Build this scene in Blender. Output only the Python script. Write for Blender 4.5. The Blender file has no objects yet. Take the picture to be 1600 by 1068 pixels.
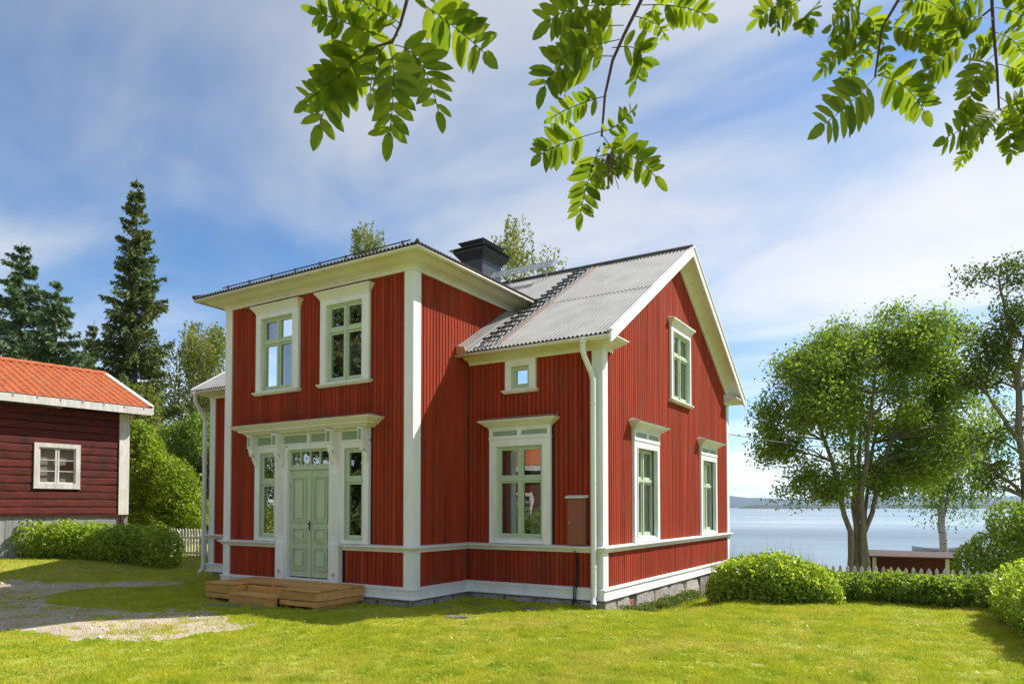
import bpy, math, random
import numpy as np
from mathutils import Vector
rad = math.radians
rng = np.random.default_rng(7); random.seed(7)
scene = bpy.context.scene
col = scene.collection

# ------------------------------------------------------------ camera
CAM = np.array([8.375, -10.076, 1.827]); FPX = 1107.33; PITCH = 0.0312; YAW = 0.5544; CYP = 758.05
cam = bpy.data.cameras.new('camera'); cam.sensor_width = 36; cam.lens = FPX/1600*36
cam.shift_y = (CYP-534)/1600; cam.clip_start = .05; cam.clip_end = 60000
co = bpy.data.objects.new('camera', cam); col.objects.link(co)
co.location = CAM; co.rotation_euler = (math.pi/2+PITCH, 0, YAW); scene.camera = co
_c, _s = math.cos(YAW), math.sin(YAW); _cp, _sp = math.cos(PITCH), math.sin(PITCH)
CR = np.array([_c, _s, 0]); CFh = np.array([-_s, _c, 0]); CF = CFh*_cp+np.array([0, 0, _sp]); CU = -CFh*_sp+np.array([0, 0, _cp])
def at(u, v, dep):            # photo pixel + distance -> point
    return CAM+(CF*FPX+CR*(u-800)-CU*(v-CYP))*dep/FPX
# ------------------------------------------------------------ sky, sun, exposure
SUNV = np.array([1.0, 1.15, 1.6]); SUNV /= np.linalg.norm(SUNV)
EL = math.asin(SUNV[2]); AZ = math.atan2(SUNV[0], SUNV[1])
world = bpy.data.worlds.new('World'); scene.world = world; world.use_nodes = True
def _world():
    nt = world.node_tree; nt.nodes.clear(); N = nt.nodes.new; Lk = nt.links.new
    out = N('ShaderNodeOutputWorld'); bg = N('ShaderNodeBackground'); sky = N('ShaderNodeTexSky')
    sky.sky_type = 'NISHITA'; sky.sun_disc = False; sky.sun_elevation = EL; sky.sun_rotation = AZ
    sky.air_density = .92; sky.dust_density = .3; sky.ozone_density = 6; sky.altitude = 200
    bg.inputs[1].default_value = 0.106
    tc = N('ShaderNodeTexCoord'); sep = N('ShaderNodeSeparateXYZ'); Lk(tc.outputs['Generated'], sep.inputs[0])
    mz = N('ShaderNodeMath'); mz.operation = 'MAXIMUM'; mz.inputs[1].default_value = 0.0; Lk(sep.outputs[2], mz.inputs[0])
    ad = N('ShaderNodeMath'); ad.operation = 'ADD'; ad.inputs[1].default_value = 0.18; Lk(mz.outputs[0], ad.inputs[0])
    dv = N('ShaderNodeVectorMath'); dv.operation = 'SCALE'
    iv = N('ShaderNodeMath'); iv.operation = 'DIVIDE'; iv.inputs[0].default_value = 1; Lk(ad.outputs[0], iv.inputs[1])
    Lk(tc.outputs['Generated'], dv.inputs[0]); Lk(iv.outputs[0], dv.inputs['Scale'])
    mp = N('ShaderNodeMapping'); mp.inputs['Rotation'].default_value = (0, 0, rad(35)); mp.inputs['Scale'].default_value = (.75, 1.25, 0); mp.inputs['Location'].default_value = (2.75, .75, 0)
    Lk(dv.outputs[0], mp.inputs[0])
    n1 = N('ShaderNodeTexNoise'); n1.inputs['Scale'].default_value = 1.15; n1.inputs['Detail'].default_value = 10; n1.inputs['Roughness'].default_value = .50; n1.inputs['Distortion'].default_value = .5
    Lk(mp.outputs[0], n1.inputs['Vector'])
    r1 = N('ShaderNodeMapRange'); r1.inputs[1].default_value = .31; r1.inputs[2].default_value = .70; r1.inputs[3].default_value = 0.0; r1.inputs[4].default_value = .93
    r1.interpolation_type = 'SMOOTHSTEP'; Lk(n1.outputs['Fac'], r1.inputs[0])
    # thin cloud takes its brightness from the sky behind it (scattered light) and loses its blue
    wb = N('ShaderNodeVectorMath'); wb.operation = 'MULTIPLY'; wb.inputs[1].default_value = (.84, .99, 1.02); Lk(sky.outputs[0], wb.inputs[0])     # camera white balance
    bw = N('ShaderNodeRGBToBW'); Lk(sky.outputs[0], bw.inputs[0])
    mul = N('ShaderNodeMath'); mul.operation = 'MULTIPLY_ADD'; mul.inputs[1].default_value = .95; mul.inputs[2].default_value = 3.0; Lk(bw.outputs[0], mul.inputs[0])
    cc = N('ShaderNodeCombineColor')
    for i, k in enumerate((.97, .99, 1.03)):
        m = N('ShaderNodeMath'); m.operation = 'MULTIPLY'; m.inputs[1].default_value = k; Lk(mul.outputs[0], m.inputs[0]); Lk(m.outputs[0], cc.inputs[i])
    mx = N('ShaderNodeMix'); mx.data_type = 'RGBA'; Lk(r1.outputs[0], mx.inputs[0]); Lk(wb.outputs[0], mx.inputs[6]); Lk(cc.outputs[0], mx.inputs[7])
    Lk(mx.outputs[2], bg.inputs[0]); Lk(bg.outputs[0], out.inputs[0])
_world()
sl = bpy.data.lights.new('sun', 'SUN'); sl.energy = 5.0; sl.angle = rad(.53); sl.color = (1, .94, .85)
so = bpy.data.objects.new('sun', sl); col.objects.link(so); so.location = (20, 20, 40)
so.rotation_euler = Vector(-SUNV).to_track_quat('-Z', 'Y').to_euler()
vs = scene.view_settings; vs.view_transform = 'Standard'; vs.look = 'None'; vs.exposure = 0.66; vs.gamma = 1; vs.use_curve_mapping = False
scene.cycles.use_denoising = True; scene.cycles.max_bounces = 7; scene.cycles.transparent_max_bounces = 12; scene.cycles.volume_bounces = 0
scene.cycles.caustics_reflective = False; scene.cycles.caustics_refractive = False

# ------------------------------------------------------------ materials
MATS = {}
def nodes(name):
    m = bpy.data.materials.new(name); m.use_nodes = True; nt = m.node_tree; nt.nodes.clear(); MATS[name] = m
    return m, nt, nt.nodes.new, nt.links.new
def paint(name, c1, c2, rough=.6, scale=(6, 6, 6), bump=.15, bscale=40, rnd=0.0, detail=5, lo=.35, hi=.7, bdist=.004, metallic=0, spec=.35, c3=None, s3=.7, isl=False):
    """two-tone noise colour on world position, optional per-object lightness spread, fine bump"""
    m, nt, N, Lk = nodes(name)
    out = N('ShaderNodeOutputMaterial'); b = N('ShaderNodeBsdfPrincipled'); Lk(b.outputs[0], out.inputs[0])
    g = N('ShaderNodeNewGeometry'); mp = N('ShaderNodeMapping'); mp.inputs['Scale'].default_value = scale; Lk(g.outputs['Position'], mp.inputs[0])
    n = N('ShaderNodeTexNoise'); n.inputs['Scale'].default_value = 1; n.inputs['Detail'].default_value = detail; n.inputs['Roughness'].default_value = .6; Lk(mp.outputs[0], n.inputs[0])
    mr = N('ShaderNodeMapRange'); mr.inputs[1].default_value = lo; mr.inputs[2].default_value = hi; Lk(n.outputs['Fac'], mr.inputs[0])
    mx = N('ShaderNodeMix'); mx.data_type = 'RGBA'; mx.inputs[6].default_value = (*c1, 1); mx.inputs[7].default_value = (*c2, 1); Lk(mr.outputs[0], mx.inputs[0])
    c = mx.outputs[2]
    if c3:
        n3 = N('ShaderNodeTexNoise'); n3.inputs['Scale'].default_value = s3; n3.inputs['Detail'].default_value = 6; Lk(g.outputs['Position'], n3.inputs[0])
        r3 = N('ShaderNodeMapRange'); r3.inputs[1].default_value = .5; r3.inputs[2].default_value = .72; Lk(n3.outputs['Fac'], r3.inputs[0])
        x3 = N('ShaderNodeMix'); x3.data_type = 'RGBA'; x3.inputs[7].default_value = (*c3, 1); Lk(c, x3.inputs[6]); Lk(r3.outputs[0], x3.inputs[0]); c = x3.outputs[2]
    if rnd:
        oi = N('ShaderNodeObjectInfo'); r = N('ShaderNodeMapRange'); r.inputs[3].default_value = 1-rnd; r.inputs[4].default_value = 1+rnd; Lk(g.outputs['Random Per Island'] if isl else oi.outputs['Random'], r.inputs[0])
        vm = N('ShaderNodeVectorMath'); vm.operation = 'SCALE'; Lk(c, vm.inputs[0]); Lk(r.outputs[0], vm.inputs['Scale']); c = vm.outputs[0]
    Lk(c, b.inputs['Base Color']); b.inputs['Roughness'].default_value = rough; b.inputs['Metallic'].default_value = metallic
    b.inputs['Specular IOR Level'].default_value = spec
    if bump:
        bn = N('ShaderNodeTexNoise'); bn.inputs['Scale'].default_value = bscale; bn.inputs['Detail'].default_value = 6
        if scale[2] < scale[0]*.4:
            m2 = N('ShaderNodeMapping'); m2.inputs['Scale'].default_value = (1, 1, .08); Lk(g.outputs['Position'], m2.inputs[0]); Lk(m2.outputs[0], bn.inputs[0])
        else: Lk(g.outputs['Position'], bn.inputs[0])
        bp = N('ShaderNodeBump'); bp.inputs['Strength'].default_value = bump; bp.inputs['Distance'].default_value = bdist*5; Lk(bn.outputs['Fac'], bp.inputs['Height']); Lk(bp.outputs[0], b.inputs['Normal'])
    return m
def leafmat(name, c1, c2, trans=.45, c3=None, rough=.5, scale=.6):
    m, nt, N, Lk = nodes(name)
    out = N('ShaderNodeOutputMaterial'); g = N('ShaderNodeNewGeometry')
    n = N('ShaderNodeTexNoise'); n.inputs['Scale'].default_value = scale; n.inputs['Detail'].default_value = 3; Lk(g.outputs['Position'], n.inputs[0])
    a = N('ShaderNodeMath'); a.operation = 'ADD'; Lk(n.outputs['Fac'], a.inputs[0])
    r = N('ShaderNodeMapRange'); r.inputs[3].default_value = -.45; r.inputs[4].default_value = .45; Lk(g.outputs['Random Per Island'], r.inputs[0]); Lk(r.outputs[0], a.inputs[1])
    mx = N('ShaderNodeMix'); mx.data_type = 'RGBA'; mx.inputs[6].default_value = (*c1, 1); mx.inputs[7].default_value = (*c2, 1); Lk(a.outputs[0], mx.inputs[0])
    b = N('ShaderNodeBsdfPrincipled'); b.inputs['Roughness'].default_value = rough; b.inputs['Specular IOR Level'].default_value = .3; Lk(mx.outputs[2], b.inputs['Base Color'])
    t = N('ShaderNodeBsdfTranslucent'); vm = N('ShaderNodeVectorMath'); vm.operation = 'MULTIPLY'; vm.inputs[1].default_value = (1.55, 1.5, .7); Lk(mx.outputs[2], vm.inputs[0]); Lk(vm.outputs[0], t.inputs[0])
    ms = N('ShaderNodeMixShader'); ms.inputs[0].default_value = trans; Lk(b.outputs[0], ms.inputs[1]); Lk(t.outputs[0], ms.inputs[2]); Lk(ms.outputs[0], out.inputs[0])
    return m
paint('red_board', (.335, .044, .018), (.20, .026, .011), .8, (10, 10, .45), .3, 60, rnd=.17, spec=.12, c3=(.235, .046, .024), s3=2.0)
paint('red_cladding', (.335, .044, .018), (.19, .025, .011), .8, (10, 10, .45), .3, 60, rnd=.15, spec=.12, isl=True, c3=(.235, .046, .024), s3=2.0)
paint('red_backing', (.05, .008, .006), (.04, .007, .005), .9, bump=0)  # backing coloured dark so board gaps look dark: their shade is in the colour
paint('white_paint', (.74, .755, .76), (.60, .61, .60), .5, (4, 4, 1.0), .1, 50, lo=.42, hi=.85)
paint('cream_paint', (.70, .695, .65), (.57, .56, .51), .5, (3, 3, 3), .08, 50, lo=.4, hi=.85)
paint('green_paint', (.47, .56, .40), (.40, .49, .34), .45, (5, 5, 1.5), .12, 60)
paint('green_inset', (.27, .34, .24), (.23, .30, .21), .5, (5, 5, 2), .05, 50)
paint('roof_sheet', (.31, .305, .30), (.22, .216, .213), .75, (2, 2, 2), .12, 30, c3=(.27, .255, .24), s3=1.3)
paint('dark_sheet', (.075, .07, .065), (.05, .047, .042), .6, (4, 4, 4), .15, 30, c3=(.10, .10, .06), s3=3)
paint('black_metal', (.022, .024, .028), (.035, .036, .04), .38, (4, 4, 4), .06, 20, spec=.5)
paint('pale_metal', (.50, .50, .50), (.42, .42, .42), .38, (4, 4, 4), .04, 20, metallic=.6)
paint('gutter_paint', (.66, .64, .56), (.56, .54, .46), .4, (4, 4, 4), .04, 20)
paint('pipe_paint', (.70, .71, .69), (.62, .63, .61), .35, (4, 4, 1), .03, 20)
paint('copper', (.42, .22, .12), (.36, .19, .11), .5, (8, 8, 8), .05, 30)
paint('deck_wood', (.60, .33, .10), (.42, .215, .06), .65, (3, 16, 16), .2, 50, rnd=.2)
paint('weathered_wood', (.27, .275, .28), (.19, .19, .19), .8, (16, 16, 1.2), .3, 50, rnd=.16)
paint('log_red', (.125, .020, .014), (.065, .012, .009), .85, (2.5, 2.5, 16), .5, 14, rnd=.2, c3=(.05, .015, .012), s3=2.6)
paint('clay_tile', (.45, .115, .036), (.30, .075, .026), .75, (5, 5, 5), .2, 40, c3=(.34, .12, .05), s3=2)
paint('granite', (.40, .36, .34), (.20, .185, .18), .85, (16, 16, 16), .6, 22, rnd=.16, bdist=.01)
paint('slate', (.16, .165, .175), (.11, .11, .12), .7, (8, 8, 8), .4, 20, rnd=.15)
paint('brick', (.34, .12, .07), (.25, .09, .06), .85, (12, 12, 12), .4, 30)
paint('cabinet', (.25, .085, .06), (.22, .075, .053), .5, (3, 3, 3), .03, 40)
paint('black_rubber', (.012, .012, .012), (.02, .02, .02), .6, bump=0)
paint('plaster', (.62, .58, .50), (.55, .52, .45), .8, bump=0)
paint('floor_wood', (.30, .20, .12), (.24, .16, .09), .6, bump=0)
paint('curtain_cloth', (.80, .79, .76), (.74, .73, .70), .9, bump=0)
paint('gravel', (.62, .51, .41), (.45, .36, .285), .95, (45, 45, 45), 1.0, 70, lo=.3, hi=.75, bdist=.006, c3=(.36, .30, .24), s3=1.1)
paint('pebble', (.62, .52, .42), (.44, .37, .30), .85, (20, 20, 20), 0, rnd=.35, isl=True)
paint('soil_lawn', (.36, .38, .05), (.27, .31, .035), .95, (6, 6, 6), .8, 60, c3=(.36, .32, .10), s3=.8, bdist=.006)
paint('bark', (.24, .205, .175), (.11, .092, .078), .9, (9, 9, 2), .9, 18, bdist=.012)
paint('birch_bark', (.46, .40, .34), (.11, .085, .07), .8, (3, 3, 9), .4, 18, lo=.5, hi=.66)
paint('twig_bark', (.085, .05, .04), (.05, .032, .028), .7, (30, 30, 30), .2, 60)
paint('fence_white', (.66, .64, .60), (.46, .44, .41), .75, (8, 8, 2), .25, 40, rnd=.08)
paint('shed_wood', (.10, .022, .018), (.065, .016, .013), .85, (8, 8, 1), .3, 40)
paint('boat_paint', (.55, .57, .58), (.42, .44, .45), .5, (3, 3, 3), .1, 20)
paint('hill_forest', (.035, .055, .030), (.022, .036, .022), .95, (.006, .006, .02), 0)
leafmat('leaf_mixed', (.090, .165, .024), (.235, .325, .058), .50)
leafmat('leaf_dark', (.040, .075, .014), (.105, .16, .024), .42)
leafmat('leaf_birch', (.10, .14, .03), (.24, .26, .065), .45)
leafmat('leaf_hedge', (.15, .26, .034), (.42, .51, .075), .5, rough=.38, scale=1.5)
leafmat('leaf_low', (.13, .22, .035), (.32, .41, .07), .48, scale=1.5)
leafmat('leaf_lime', (.14, .23, .02), (.30, .38, .04), .48, scale=.8)
leafmat('leaf_rowan', (.085, .155, .014), (.20, .26, .025), .58, scale=22, rough=.6)
leafmat('needle', (.05, .08, .02), (.15, .19, .05), .25, scale=.5)
leafmat('needle_blue', (.042, .088, .04), (.13, .20, .085), .25, scale=.5)
leafmat('grass_blade', (.22, .30, .026), (.44, .42, .06), .4, scale=.8)
def grassmat():
    m, nt, N, Lk = nodes('lawn_grass'); out = N('ShaderNodeOutputMaterial'); g = N('ShaderNodeNewGeometry'); c = None
    cols = [((.36, .45, .03), (.56, .57, .05), 1.6, .35, .65, .3), (None, (.66, .57, .14), .55, .56, .76, .3), (None, (.22, .35, .024), 2.6, .62, .78, .25)]
    for (a, b, sc, lo, hi, jit) in cols:
        n = N('ShaderNodeTexNoise'); n.inputs['Scale'].default_value = sc; n.inputs['Detail'].default_value = 5; Lk(g.outputs['Position'], n.inputs[0])
        j = N('ShaderNodeMath'); j.operation = 'MULTIPLY_ADD'; j.inputs[1].default_value = jit; Lk(g.outputs['Random Per Island'], j.inputs[0]); Lk(n.outputs['Fac'], j.inputs[2])
        r = N('ShaderNodeMapRange'); r.inputs[1].default_value = lo+jit*.5-.06; r.inputs[2].default_value = hi+jit*.5; Lk(j.outputs[0], r.inputs[0])
        x = N('ShaderNodeMix'); x.data_type = 'RGBA'; Lk(r.outputs[0], x.inputs[0]); x.inputs[7].default_value = (*b, 1)
        if a: x.inputs[6].default_value = (*a, 1)
        else: Lk(c, x.inputs[6])
        c = x.outputs[2]
    d = N('ShaderNodeBsdfDiffuse'); t = N('ShaderNodeBsdfTranslucent'); Lk(c, d.inputs[0]); Lk(c, t.inputs[0]); ms = N('ShaderNodeMixShader'); ms.inputs[0].default_value = .4; Lk(d.outputs[0], ms.inputs[1]); Lk(t.outputs[0], ms.inputs[2]); Lk(ms.outputs[0], out.inputs[0])
grassmat()
leafmat('clover_leaf', (.22, .36, .04), (.40, .48, .08), .35, scale=2)
leafmat('weed_leaf', (.06, .10, .02), (.16, .20, .05), .35, scale=2)
def glassmat():
    m, nt, N, Lk = nodes('window_glass'); out = N('ShaderNodeOutputMaterial')
    tr = N('ShaderNodeBsdfTransparent'); tr.inputs[0].default_value = (.80, .83, .81, 1); gl = N('ShaderNodeBsdfGlossy'); gl.inputs['Roughness'].default_value = .0; gl.inputs[0].default_value = (.95, .96, .96, 1)
    fr = N('ShaderNodeFresnel'); fr.inputs[0].default_value = 2.1
    g = N('ShaderNodeNewGeometry'); n = N('ShaderNodeTexNoise'); n.inputs['Scale'].default_value = 3.0; n.inputs['Detail'].default_value = 1; Lk(g.outputs['Position'], n.inputs[0])
    bp = N('ShaderNodeBump'); bp.inputs['Strength'].default_value = .05; bp.inputs['Distance'].default_value = .02; Lk(n.outputs[0], bp.inputs['Height']); Lk(bp.outputs[0], gl.inputs['Normal'])
    ad = N('ShaderNodeMath'); ad.operation = 'MULTIPLY_ADD'; ad.inputs[1].default_value = 1.15; ad.inputs[2].default_value = .17; ad.use_clamp = True; Lk(fr.outputs[0], ad.inputs[0])
    ms = N('ShaderNodeMixShader'); Lk(ad.outputs[0], ms.inputs[0]); Lk(tr.outputs[0], ms.inputs[1]); Lk(gl.outputs[0], ms.inputs[2]); Lk(ms.outputs[0], out.inputs[0])
glassmat()
def watermat():
    m, nt, N, Lk = nodes('lake_water'); out = N('ShaderNodeOutputMaterial'); b = N('ShaderNodeBsdfPrincipled'); Lk(b.outputs[0], out.inputs[0])
    b.inputs['Base Color'].default_value = (.10, .13, .15, 1); b.inputs['Roughness'].default_value = .12; b.inputs['IOR'].default_value = 1.33
    g = N('ShaderNodeNewGeometry'); mp = N('ShaderNodeMapping'); mp.inputs['Scale'].default_value = (.5, 1.2, 1); Lk(g.outputs['Position'], mp.inputs[0])
    n = N('ShaderNodeTexNoise'); n.inputs['Scale'].default_value = .9; n.inputs['Detail'].default_value = 4; Lk(mp.outputs[0], n.inputs[0])
    m2 = N('ShaderNodeMapping'); m2.inputs['Scale'].default_value = (.0022, .011, 1); m2.inputs['Rotation'].default_value = (0, 0, .15); Lk(g.outputs['Position'], m2.inputs[0])
    n2 = N('ShaderNodeTexNoise'); n2.inputs['Scale'].default_value = 1; n2.inputs['Detail'].default_value = 4; Lk(m2.outputs[0], n2.inputs[0])
    rr = N('ShaderNodeMapRange'); rr.inputs[1].default_value = .35; rr.inputs[2].default_value = .65; rr.inputs[3].default_value = .05; rr.inputs[4].default_value = .32; Lk(n2.outputs['Fac'], rr.inputs[0]); Lk(rr.outputs[0], b.inputs['Roughness'])
    bp = N('ShaderNodeBump'); bp.inputs['Strength'].default_value = .25; bp.inputs['Distance'].default_value = .06; Lk(n.outputs['Fac'], bp.inputs['Height']); Lk(bp.outputs[0], b.inputs['Normal'])
watermat()

# ------------------------------------------------------------ mesh helpers
def tag(o, label=None, cat=None, group=None, kind=None):
    if label: o['label'] = label
    if cat: o['category'] = cat
    if group: o['group'] = group
    if kind: o['kind'] = kind
    return o
def empty(name, loc, label, cat, group=None):
    o = bpy.data.objects.new(name, None); col.objects.link(o); o.location = loc; o.empty_display_size = .3
    return tag(o, label, cat, group)
def rootloc(p):
    v = Vector((0, 0, 0))
    while p is not None: v += p.location; p = p.parent
    return v
def link(name, me, mat, parent=None, loc=None):
    me.materials.append(MATS[mat]) if mat and not me.materials else None
    o = bpy.data.objects.new(name, me); col.objects.link(o)
    if parent: o.parent = parent
    if loc is not None: o.location = loc
    return o
class MB:
    """collects faces in world space; mp maps local (s,n,z) to world"""
    def __init__(s, mp=None): s.v = []; s.f = []; s.mp = mp
    def add(s, pts, faces):
        o = len(s.v); s.v += [tuple(s.mp(*p)) if s.mp else tuple(p) for p in pts]; s.f += [tuple(i+o for i in fc) for fc in faces]; return s
    def hexa(s, b, t):
        return s.add(list(b)+list(t), [(3, 2, 1, 0), (4, 5, 6, 7), (0, 1, 5, 4), (1, 2, 6, 5), (2, 3, 7, 6), (3, 0, 4, 7)])
    def box(s, x0, x1, y0, y1, z0, z1):
        return s.hexa([(x0, y0, z0), (x1, y0, z0), (x1, y1, z0), (x0, y1, z0)], [(x0, y0, z1), (x1, y0, z1), (x1, y1, z1), (x0, y1, z1)])
    def frustum(s, r0, z0, r1, z1):
        f = lambda r, z: [(r[0], r[2], z), (r[1], r[2], z), (r[1], r[3], z), (r[0], r[3], z)]
        return s.hexa(f(r0, z0), f(r1, z1))
    def prism(s, poly, d):        # poly: list of 3d pts, extruded by vector d
        n = len(poly); q = [tuple(np.add(p, d)) for p in poly]
        return s.add(list(poly)+q, [tuple(range(n))[::-1], tuple(range(n, 2*n))]+[(i, (i+1) % n, n+(i+1) % n, n+i) for i in range(n)])
    def sweep(s, path, prof, closed=False):   # outward = right of heading
        P = [np.array(p, float) for p in path]; n = len(P); nr = []
        segs = [(P[(i+1) % n]-P[i]) for i in range(n if closed else n-1)]
        sn = [np.array([d[1], -d[0]])/np.hypot(*d) for d in segs]
        for i in range(n):
            a = sn[i-1] if (closed or i > 0) else sn[0]; b = sn[i] if (closed or i < n-1) else sn[-1]
            nr.append((a+b)/(1+a@b))
        k = len(prof); pts = []; fc = []
        for i in range(n):
            for (o, z) in prof: q = P[i]+nr[i]*o; pts.append((q[0], q[1], z))
        for i in range(n if closed else n-1):
            j = (i+1) % n
            for a in range(k): b = (a+1) % k; fc.append((i*k+a, j*k+a, j*k+b, i*k+b))
        if not closed: fc += [tuple(range(k)), tuple(range((n-1)*k, n*k))[::-1]]
        return s.add(pts, fc)
    def tube(s, pts, r, sides=8, cap=True):
        P = np.array(pts, float); n = len(P); R = np.full(n, r) if np.isscalar(r) else np.array(r)
        T = np.gradient(P, axis=0); T /= np.linalg.norm(T, axis=1)[:, None]+1e-9
        up = np.array([0, 0, 1.]) if abs(T[0][2]) < .9 else np.array([1., 0, 0]); o = []
        U = np.cross(T[0], up); U /= np.linalg.norm(U)
        for i in range(n):
            U = U-T[i]*(U@T[i]); U /= np.linalg.norm(U)+1e-9; V = np.cross(T[i], U)
            for k in range(sides):
                a = 2*math.pi*k/sides; o.append(P[i]+R[i]*(math.cos(a)*U+math.sin(a)*V))
        f = [(i*sides+k, i*sides+(k+1) % sides, (i+1)*sides+(k+1) % sides, (i+1)*sides+k) for i in range(n-1) for k in range(sides)]
        if cap: f += [tuple(range(sides))[::-1], tuple(range((n-1)*sides, n*sides))]
        return s.add(o, f)
    def build(s, name, mat, parent=None, smooth=False, kind=None, label=None):
        import bmesh
        off = rootloc(parent) if parent else Vector((0, 0, 0)); me = bpy.data.meshes.new(name)
        me.from_pydata([(v[0]-off.x, v[1]-off.y, v[2]-off.z) for v in s.v], [], s.f)
        bm = bmesh.new(); bm.from_mesh(me); bmesh.ops.recalc_face_normals(bm, faces=bm.faces); bm.to_mesh(me); bm.free()
        if smooth: me.polygons.foreach_set('use_smooth', [True]*len(me.polygons))
        o = link(name, me, mat, parent); tag(o, label, kind=kind); return o
def npmesh(name, V, F):           # fast mesh: V (n,3), F (m,k)
    me = bpy.data.meshes.new(name); n, (m, k) = len(V), F.shape
    me.vertices.add(n); me.vertices.foreach_set('co', V.astype(np.float32).ravel())
    me.loops.add(m*k); me.loops.foreach_set('vertex_index', F.astype(np.int32).ravel())
    me.polygons.add(m); me.polygons.foreach_set('loop_start', np.arange(0, m*k, k, dtype=np.int32)); me.update(calc_edges=True); return me
def leaf_mesh(name, P, size, aspect=.55, D=None, spread=1.0):
    """diamond leaf per point; D = preferred long-axis direction"""
    n = len(P); a = rng.normal(size=(n, 3))
    if D is not None: a = a*spread+D
    a /= np.linalg.norm(a, axis=1)[:, None]+1e-9
    b = np.cross(a, rng.normal(size=(n, 3))); b /= np.linalg.norm(b, axis=1)[:, None]+1e-9
    L = size*rng.uniform(.7, 1.3, (n, 1)); W = L*aspect
    V = np.empty((n, 4, 3)); V[:, 0] = P-a*L*.5; V[:, 1] = P+b*W*.5-a*L*.05; V[:, 2] = P+a*L*.5; V[:, 3] = P-b*W*.5-a*L*.05
    return npmesh(name, V.reshape(-1, 3), np.arange(4*n).reshape(n, 4))
def smooth01(x): x = np.clip(x, 0, 1); return x*x*(3-2*x)
def vnoise(x, y, seed=0):         # cheap smooth value noise
    xi = np.floor(x).astype(int); yi = np.floor(y).astype(int); fx = smooth01(x-xi); fy = smooth01(y-yi)
    h = lambda i, j: np.modf(np.abs(np.sin((i*127.1+j*311.7+seed*74.7))*43758.5453))[0]
    return (h(xi, yi)*(1-fx)+h(xi+1, yi)*fx)*(1-fy)+(h(xi, yi+1)*(1-fx)+h(xi+1, yi+1)*fx)*fy
def fbm(x, y, seed=0): return (vnoise(x, y, seed)*.5+vnoise(x*2.1, y*2.1, seed+1)*.3+vnoise(x*4.3, y*4.3, seed+2)*.2)
LAKE = -2.6
def gh(x, y):                     # ground height
    x = np.asarray(x, float); y = np.asarray(y, float)
    land = smooth01((x+17+np.maximum(0, y-15)*.55)/7.)                       # 0 far left (stays high), 1 to the right
    drop = -1.95*smooth01((y-5.2)/12.)-1.9*smooth01((y-17)/30.)
    rise = .32*smooth01((-9.3-x)/4.5)
    far = smooth01((y-70)/60.)
    gab = -.22*smooth01((y-1.5)/1.2)*smooth01((x-2.2)/.9)*smooth01((5.0-x)/1.4)
    return drop*np.maximum(land, far)+rise+gab+.018*(fbm(x*.35, y*.35, 5)-.5)*2*smooth01((np.abs(x)+np.abs(y)-3)/8)
def gz(x, y): return float(gh(np.array([x]), np.array([y]))[0])

# ============================================================ SETTING
def grid_mesh(name, xs, ys, zf, mat, kind='structure'):
    X, Y = np.meshgrid(xs, ys); V = np.stack([X, Y, zf(X, Y)], -1).reshape(-1, 3); nx, ny = len(xs), len(ys)
    i = np.arange(nx*ny).reshape(ny, nx); F = np.stack([i[:-1, :-1], i[:-1, 1:], i[1:, 1:], i[1:, :-1]], -1).reshape(-1, 4)
    me = npmesh(name, V, F); me.polygons.foreach_set('use_smooth', [True]*len(me.polygons)); return tag(link(name, me, mat), kind=kind)
def axis(lo, hi, fine_lo, fine_hi, step):
    f = np.arange(fine_lo, fine_hi, step); l = fine_lo-np.geomspace(step, fine_lo-lo, 26)[::-1]; h = fine_hi+np.geomspace(step, hi-fine_hi, 26)-step
    return np.concatenate([l, f, h])
grid_mesh('ground', axis(-400, 260, -24, 14, .4), axis(-160, 160, -14, 44, .4), gh, 'soil_lawn')
LX = np.concatenate([-np.geomspace(60, 14000, 24)[::-1], np.linspace(-50, 60, 12), np.geomspace(75, 9000, 20)])
grid_mesh('lake', LX, np.concatenate([np.linspace(20, 160, 15), np.geomspace(180, 13000, 30)]), lambda x, y: np.full_like(x, LAKE), 'lake_water')
def ridge(name, pts, depth, seed, amp):
    """pts: (photo x, photo y of crest); base on the lake at distance depth"""
    us = np.arange(pts[0][0], pts[-1][0]+1, 3.0); ys = np.interp(us, [p[0] for p in pts], [p[1] for p in pts])
    ys = ys-amp*(fbm(us*.06, us*0+seed, seed)-.5)*2-amp*.5*(vnoise(us*.4, us*0, seed+3)-.5)
    rows = []
    for k, (fz, dd) in enumerate(((0, -.035), (.45, -.02), (.85, -.006), (1, 0), (.8, .02), (0, .06))):
        r = []
        for u, y in zip(us, ys):
            p = at(u, y, depth); b = at(u, y, depth*(1+dd)); r.append((b[0], b[1], LAKE-2+(p[2]-LAKE+2)*fz))
        rows.append(r)
    V = np.array(rows).reshape(-1, 3); n = len(us); i = np.arange(6*n).reshape(6, n)
    F = np.stack([i[:-1, :-1], i[:-1, 1:], i[1:, 1:], i[1:, :-1]], -1).reshape(-1, 4)
    return tag(link(name, npmesh(name, V, F), 'hill_forest'), kind='structure')
ridge('hills', [(-800, 772), (500, 770), (900, 778), (1140, 774), (1165, 776), (1225, 780), (1275, 779), (1330, 776), (1390, 773), (1440, 774), (1490, 777), (1540, 775), (1700, 772), (2600, 770)], 7500, 3, 1.6)
ridge('wooded_island', [(1155, 792), (1175, 788.6), (1240, 788.0), (1330, 788.2), (1420, 787.3), (1500, 788), (1700, 786.5), (2300, 787)], 3200, 9, .7)

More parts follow.
